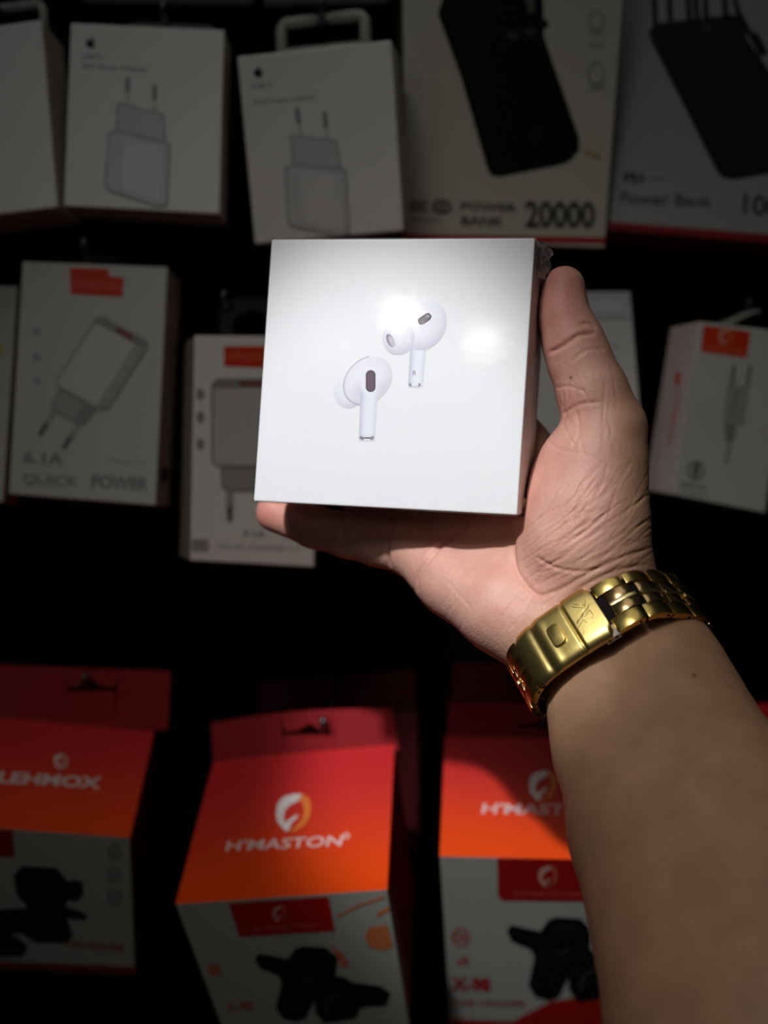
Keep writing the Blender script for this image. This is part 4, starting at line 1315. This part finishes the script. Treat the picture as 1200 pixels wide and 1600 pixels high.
def link(s0, s1):
    mb = MB(); g = .0005
    slab(mb, s0 + g, s1 - g, HWD - .0056, HWD, TIN, TOUT, 0, 8, crown=.0002, endtaper=.0005)
    slab(mb, s0 + g, s1 - g, -HWD, -HWD + .0056, TIN, TOUT, 0, 8, crown=.0002, endtaper=.0005)
    L = s1 - s0; m0 = s0 + L * .28; m1 = s1 + L * .10
    slab(mb, m0, m1, -HWD + .0058, -.0007, TIN + .0003, TOUT - .0002, 2, 8, crown=.0003, endtaper=.0006)
    slab(mb, m0, m1, 0.0007, HWD - .0058, TIN + .0003, TOUT - .0002, 2, 8, crown=.0003, endtaper=.0006)
    slab(mb, m0, m1, -.0007, .0007, TIN + .0004, TOUT + .0001, 4, 4, bev=.0002)
    slab(mb, s0 + .0002, s1 - .0002, -HWD + .001, HWD - .001, TIN + .0004, TIN + .0013, 3, 3, bev=0)
    # pin head on the elbow-side edge
    p, tg, nr = wpt(phi_at(s1 - L * .22)); cp = p + AX * HWD + nr * .0001
    V, F = tube_geo([cp - AX * .0002, cp + AX * .00015], .0006, 10); mb.mesh(V, F, (1, 1, 1), 3)
    p0, _, _ = wpt(phi_at((s0 + s1) / 2))
    return finish(mb.build('bracelet_link', GM, wroot, origin=p0))


# clasp covers phi about -66..0
sc0, sc1 = s_at(-44), s_at(-6)
PITCH = .0117
s = sc1 + .0002
ends = s_at(128)
while s < ends:
    link(s, s + PITCH); s += PITCH
right_end = s
s = sc0 - .0002
left_lim = s_at(-140)
while s > left_lim:
    link(s - PITCH, s); s -= PITCH
left_end = s

# folding clasp: a curved cover with steps, button and engraved monogram
mb = MB()
Lc = sc1 - sc0


def prof(f):
    z = .0026 + .0010 * math.sin(math.pi * f)
    if f > .66: z += .0007
    z += -.0006 * math.exp(-((f - .66) / .018) ** 2) - .0006 * math.exp(-((f - .25) / .045) ** 2) + .0003 * math.exp(-((f - .36) / .05) ** 2)
    return z


nu, nv = 120, 26
bm = bmesh.new(); top = []; botm = []
for i in range(nu + 1):
    f = i / nu; ph = phi_at(sc0 + Lc * f); t_ = (sc0 + Lc * f)
    # smooth interpolation of phi
    k = np.interp(t_, tab_, [q * .5 - 180 for q in range(721)]); p, tg, nr = wpt(float(k))
    r1 = []; r2 = []
    notch = .0011 if f > .965 else 0
    hw = HWD + .0006 - .0006 * (f < .05) - .0025 * max(0, (f - .95) / .05) * (1 if f > .95 else 0)
    for j in range(nv + 1):
        v = 2 * j / nv - 1; edge = .0016 * abs(v) ** 8
        z = prof(f) - edge - .0004 * v * v
        r1.append(bm.verts.new(p + AX * (hw * v) + nr * z))
    top.append(r1)
    r2 = [bm.verts.new(p + AX * (hw * v) + nr * (.0006)) for v in (-1, 1)]
    botm.append(r2)
for i in range(nu):
    for j in range(nv): bm.faces.new((top[i][j], top[i][j + 1], top[i + 1][j + 1], top[i + 1][j]))
    bm.faces.new((botm[i][0], top[i][0], top[i + 1][0], botm[i + 1][0]))
    bm.faces.new((top[i][-1], botm[i][1], botm[i + 1][1], top[i + 1][-1]))
    bm.faces.new((botm[i][1], botm[i][0], botm[i + 1][0], botm[i + 1][1]))
bm.faces.new([botm[0][0]] + [botm[0][1]] + top[0][::-1]); bm.faces.new([botm[-1][1], botm[-1][0]] + top[-1])
bmesh.ops.recalc_face_normals(bm, faces=bm.faces)
for f in bm.faces:
    i0 = len(mb.v); mb.v += [tuple(v.co) for v in f.verts]; mb.f.append(tuple(range(i0, i0 + len(f.verts)))); mb.c.append((1, 1, 1)); mb.m.append(0)
bm.free()
p0, _, _ = wpt(-30)


def cpt(f, v, lift=0):
    k = float(np.interp(sc0 + Lc * f, tab_, [q * .5 - 180 for q in range(721)])); p, tg, nr = wpt(k)
    return p + AX * (HWD * v) + nr * (prof(f) - .0004 * v * v + lift)


# monogram strokes: V over I P
for stroke in ([(.76, -.55), (.86, -.28), (.80, -.05)], [(.79, -.60), (.89, -.33)], [(.92, -.50), (.80, -.02)], [(.93, -.30), (.72, .05)], [(.91, -.22), (.71, .10)],
               [(.90, -.12), (.71, .22)], [(.90, -.12), (.905, .12), (.86, .24), (.80, .20), (.795, .06)]):
    V, F = tube_geo([cpt(a, b, .00002) for a, b in stroke], .00013, 6); mb.mesh(V, F, (1, 1, 1), 4)
clasp = mb.build('clasp', [M['gold_satin']] + GM[1:], wroot, origin=p0, smooth=True)
me_ = clasp.data
bmx = bmesh.new(); bmx.from_mesh(me_); bmesh.ops.remove_doubles(bmx, verts=bmx.verts, dist=1e-6); bmx.to_mesh(me_); bmx.free()
# press button
bb = MB(); n_ = 20; ringb = []
def bshape(k, rr_):
    t = 2 * math.pi * k / n_; c_, s_ = math.cos(t), math.sin(t)
    return (abs(c_) ** .5 * (1 if c_ > 0 else -1) * .075 * rr_ + .47, abs(s_) ** .5 * (1 if s_ > 0 else -1) * .40 * rr_ + .02)
lv = [(1.0, -.0008), (1.0, .0009), (.93, .0013), (.75, .0014)]
for rr_, l in lv: ringb.append([cpt(*bshape(k, rr_), l) for k in range(n_)])
for a, b_ in zip(ringb[:-1], ringb[1:]):
    for k in range(n_): bb.face([a[k], a[(k + 1) % n_], b_[(k + 1) % n_], b_[k]])
bb.face(ringb[-1])
bo = finish(bb.build('clasp_button', M['gold'], wroot, origin=cpt(.47, .02)))
# folding blade under the cover, its edge drilled with adjusting holes
bl = MB()
slab(bl, sc0 + .0005, sc1 - .0045, -HWD + .0012, HWD - .0002, -.0016, .0006, 1, 20, bev=.0003)
slab(bl, sc1 - .0048, sc1 + .0032, -HWD + .0006, HWD - .0040, -.0016, .0003, 3, 3, bev=0)  # dark strip added to block light through the gap beside the clasp
for f in (.10, .18, .26, .86):
    k = float(np.interp(sc0 + Lc * f, tab_, [q * .5 - 180 for q in range(721)])); p, tg, nr = wpt(k); cp = p + AX * (HWD - .0002) - nr * .0005
    V, F = tube_geo([cp - AX * .0002, cp + AX * .00012], .00052, 10); bl.mesh(V, F, (1, 1, 1), 3)
pts_ = []
for f in np.linspace(.46, .66, 7):
    k = float(np.interp(sc0 + Lc * f, tab_, [q * .5 - 180 for q in range(721)])); p, tg, nr = wpt(k); pts_.append(p + AX * (HWD - .0002) - nr * .0004)
V, F = tube_geo(pts_, [.0002, .0006, .0008, .0009, .0008, .0006, .0002], 8); bl.mesh(V, F, (1, 1, 1), 3)
finish(bl.build('folding_blade', GM, wroot, origin=p0))
hg = MB(); slab(hg, sc1 - .0045, sc1 + .0012, HWD - .004, HWD + .0003, -.0022, .0008, 2, 3, bev=0)
for f in (-.0032, -.0004):
    p, tg, nr = wpt(phi_at(sc1 + f)); cp = p + AX * (HWD + .0003) - nr * .0006
    V, F = tube_geo([cp - AX * .0002, cp + AX * .00012], .0006, 10); hg.mesh(V, F, (1, 1, 1), 3)
hgo = hg.build('clasp_hinge', [M['gold'], M['gold'], M['steel_grey'], M['dark']], wroot, origin=wpt(0)[0]); hgo['label'] = 'grey steel hinge block'
# watch head on the back of the wrist
hd = MB(); cpt0, tg, nr = wpt(180); ctr = cpt0 + nr * .001
def discs(prof_, mi, n_=48):
    rows = [[ctr + E1 * (r_ * math.cos(2 * math.pi * k / n_)) + AX * (r_ * math.sin(2 * math.pi * k / n_)) + nr * z for k in range(n_)] for r_, z in prof_]
    for a, b_ in zip(rows[:-1], rows[1:]):
        for k in range(n_): hd.face([a[k], b_[k], b_[(k + 1) % n_], a[(k + 1) % n_]], (1, 1, 1), mi)
    hd.face(rows[0], (1, 1, 1), mi); hd.face(rows[-1][::-1], (1, 1, 1), mi)
discs([(.014, -.001), (.019, .001), (.020, .004), (.019, .0075), (.0165, .0085), (.0163, .0078)], 0)
hd.build('watch_case', GM, wroot, origin=ctr, smooth=True)
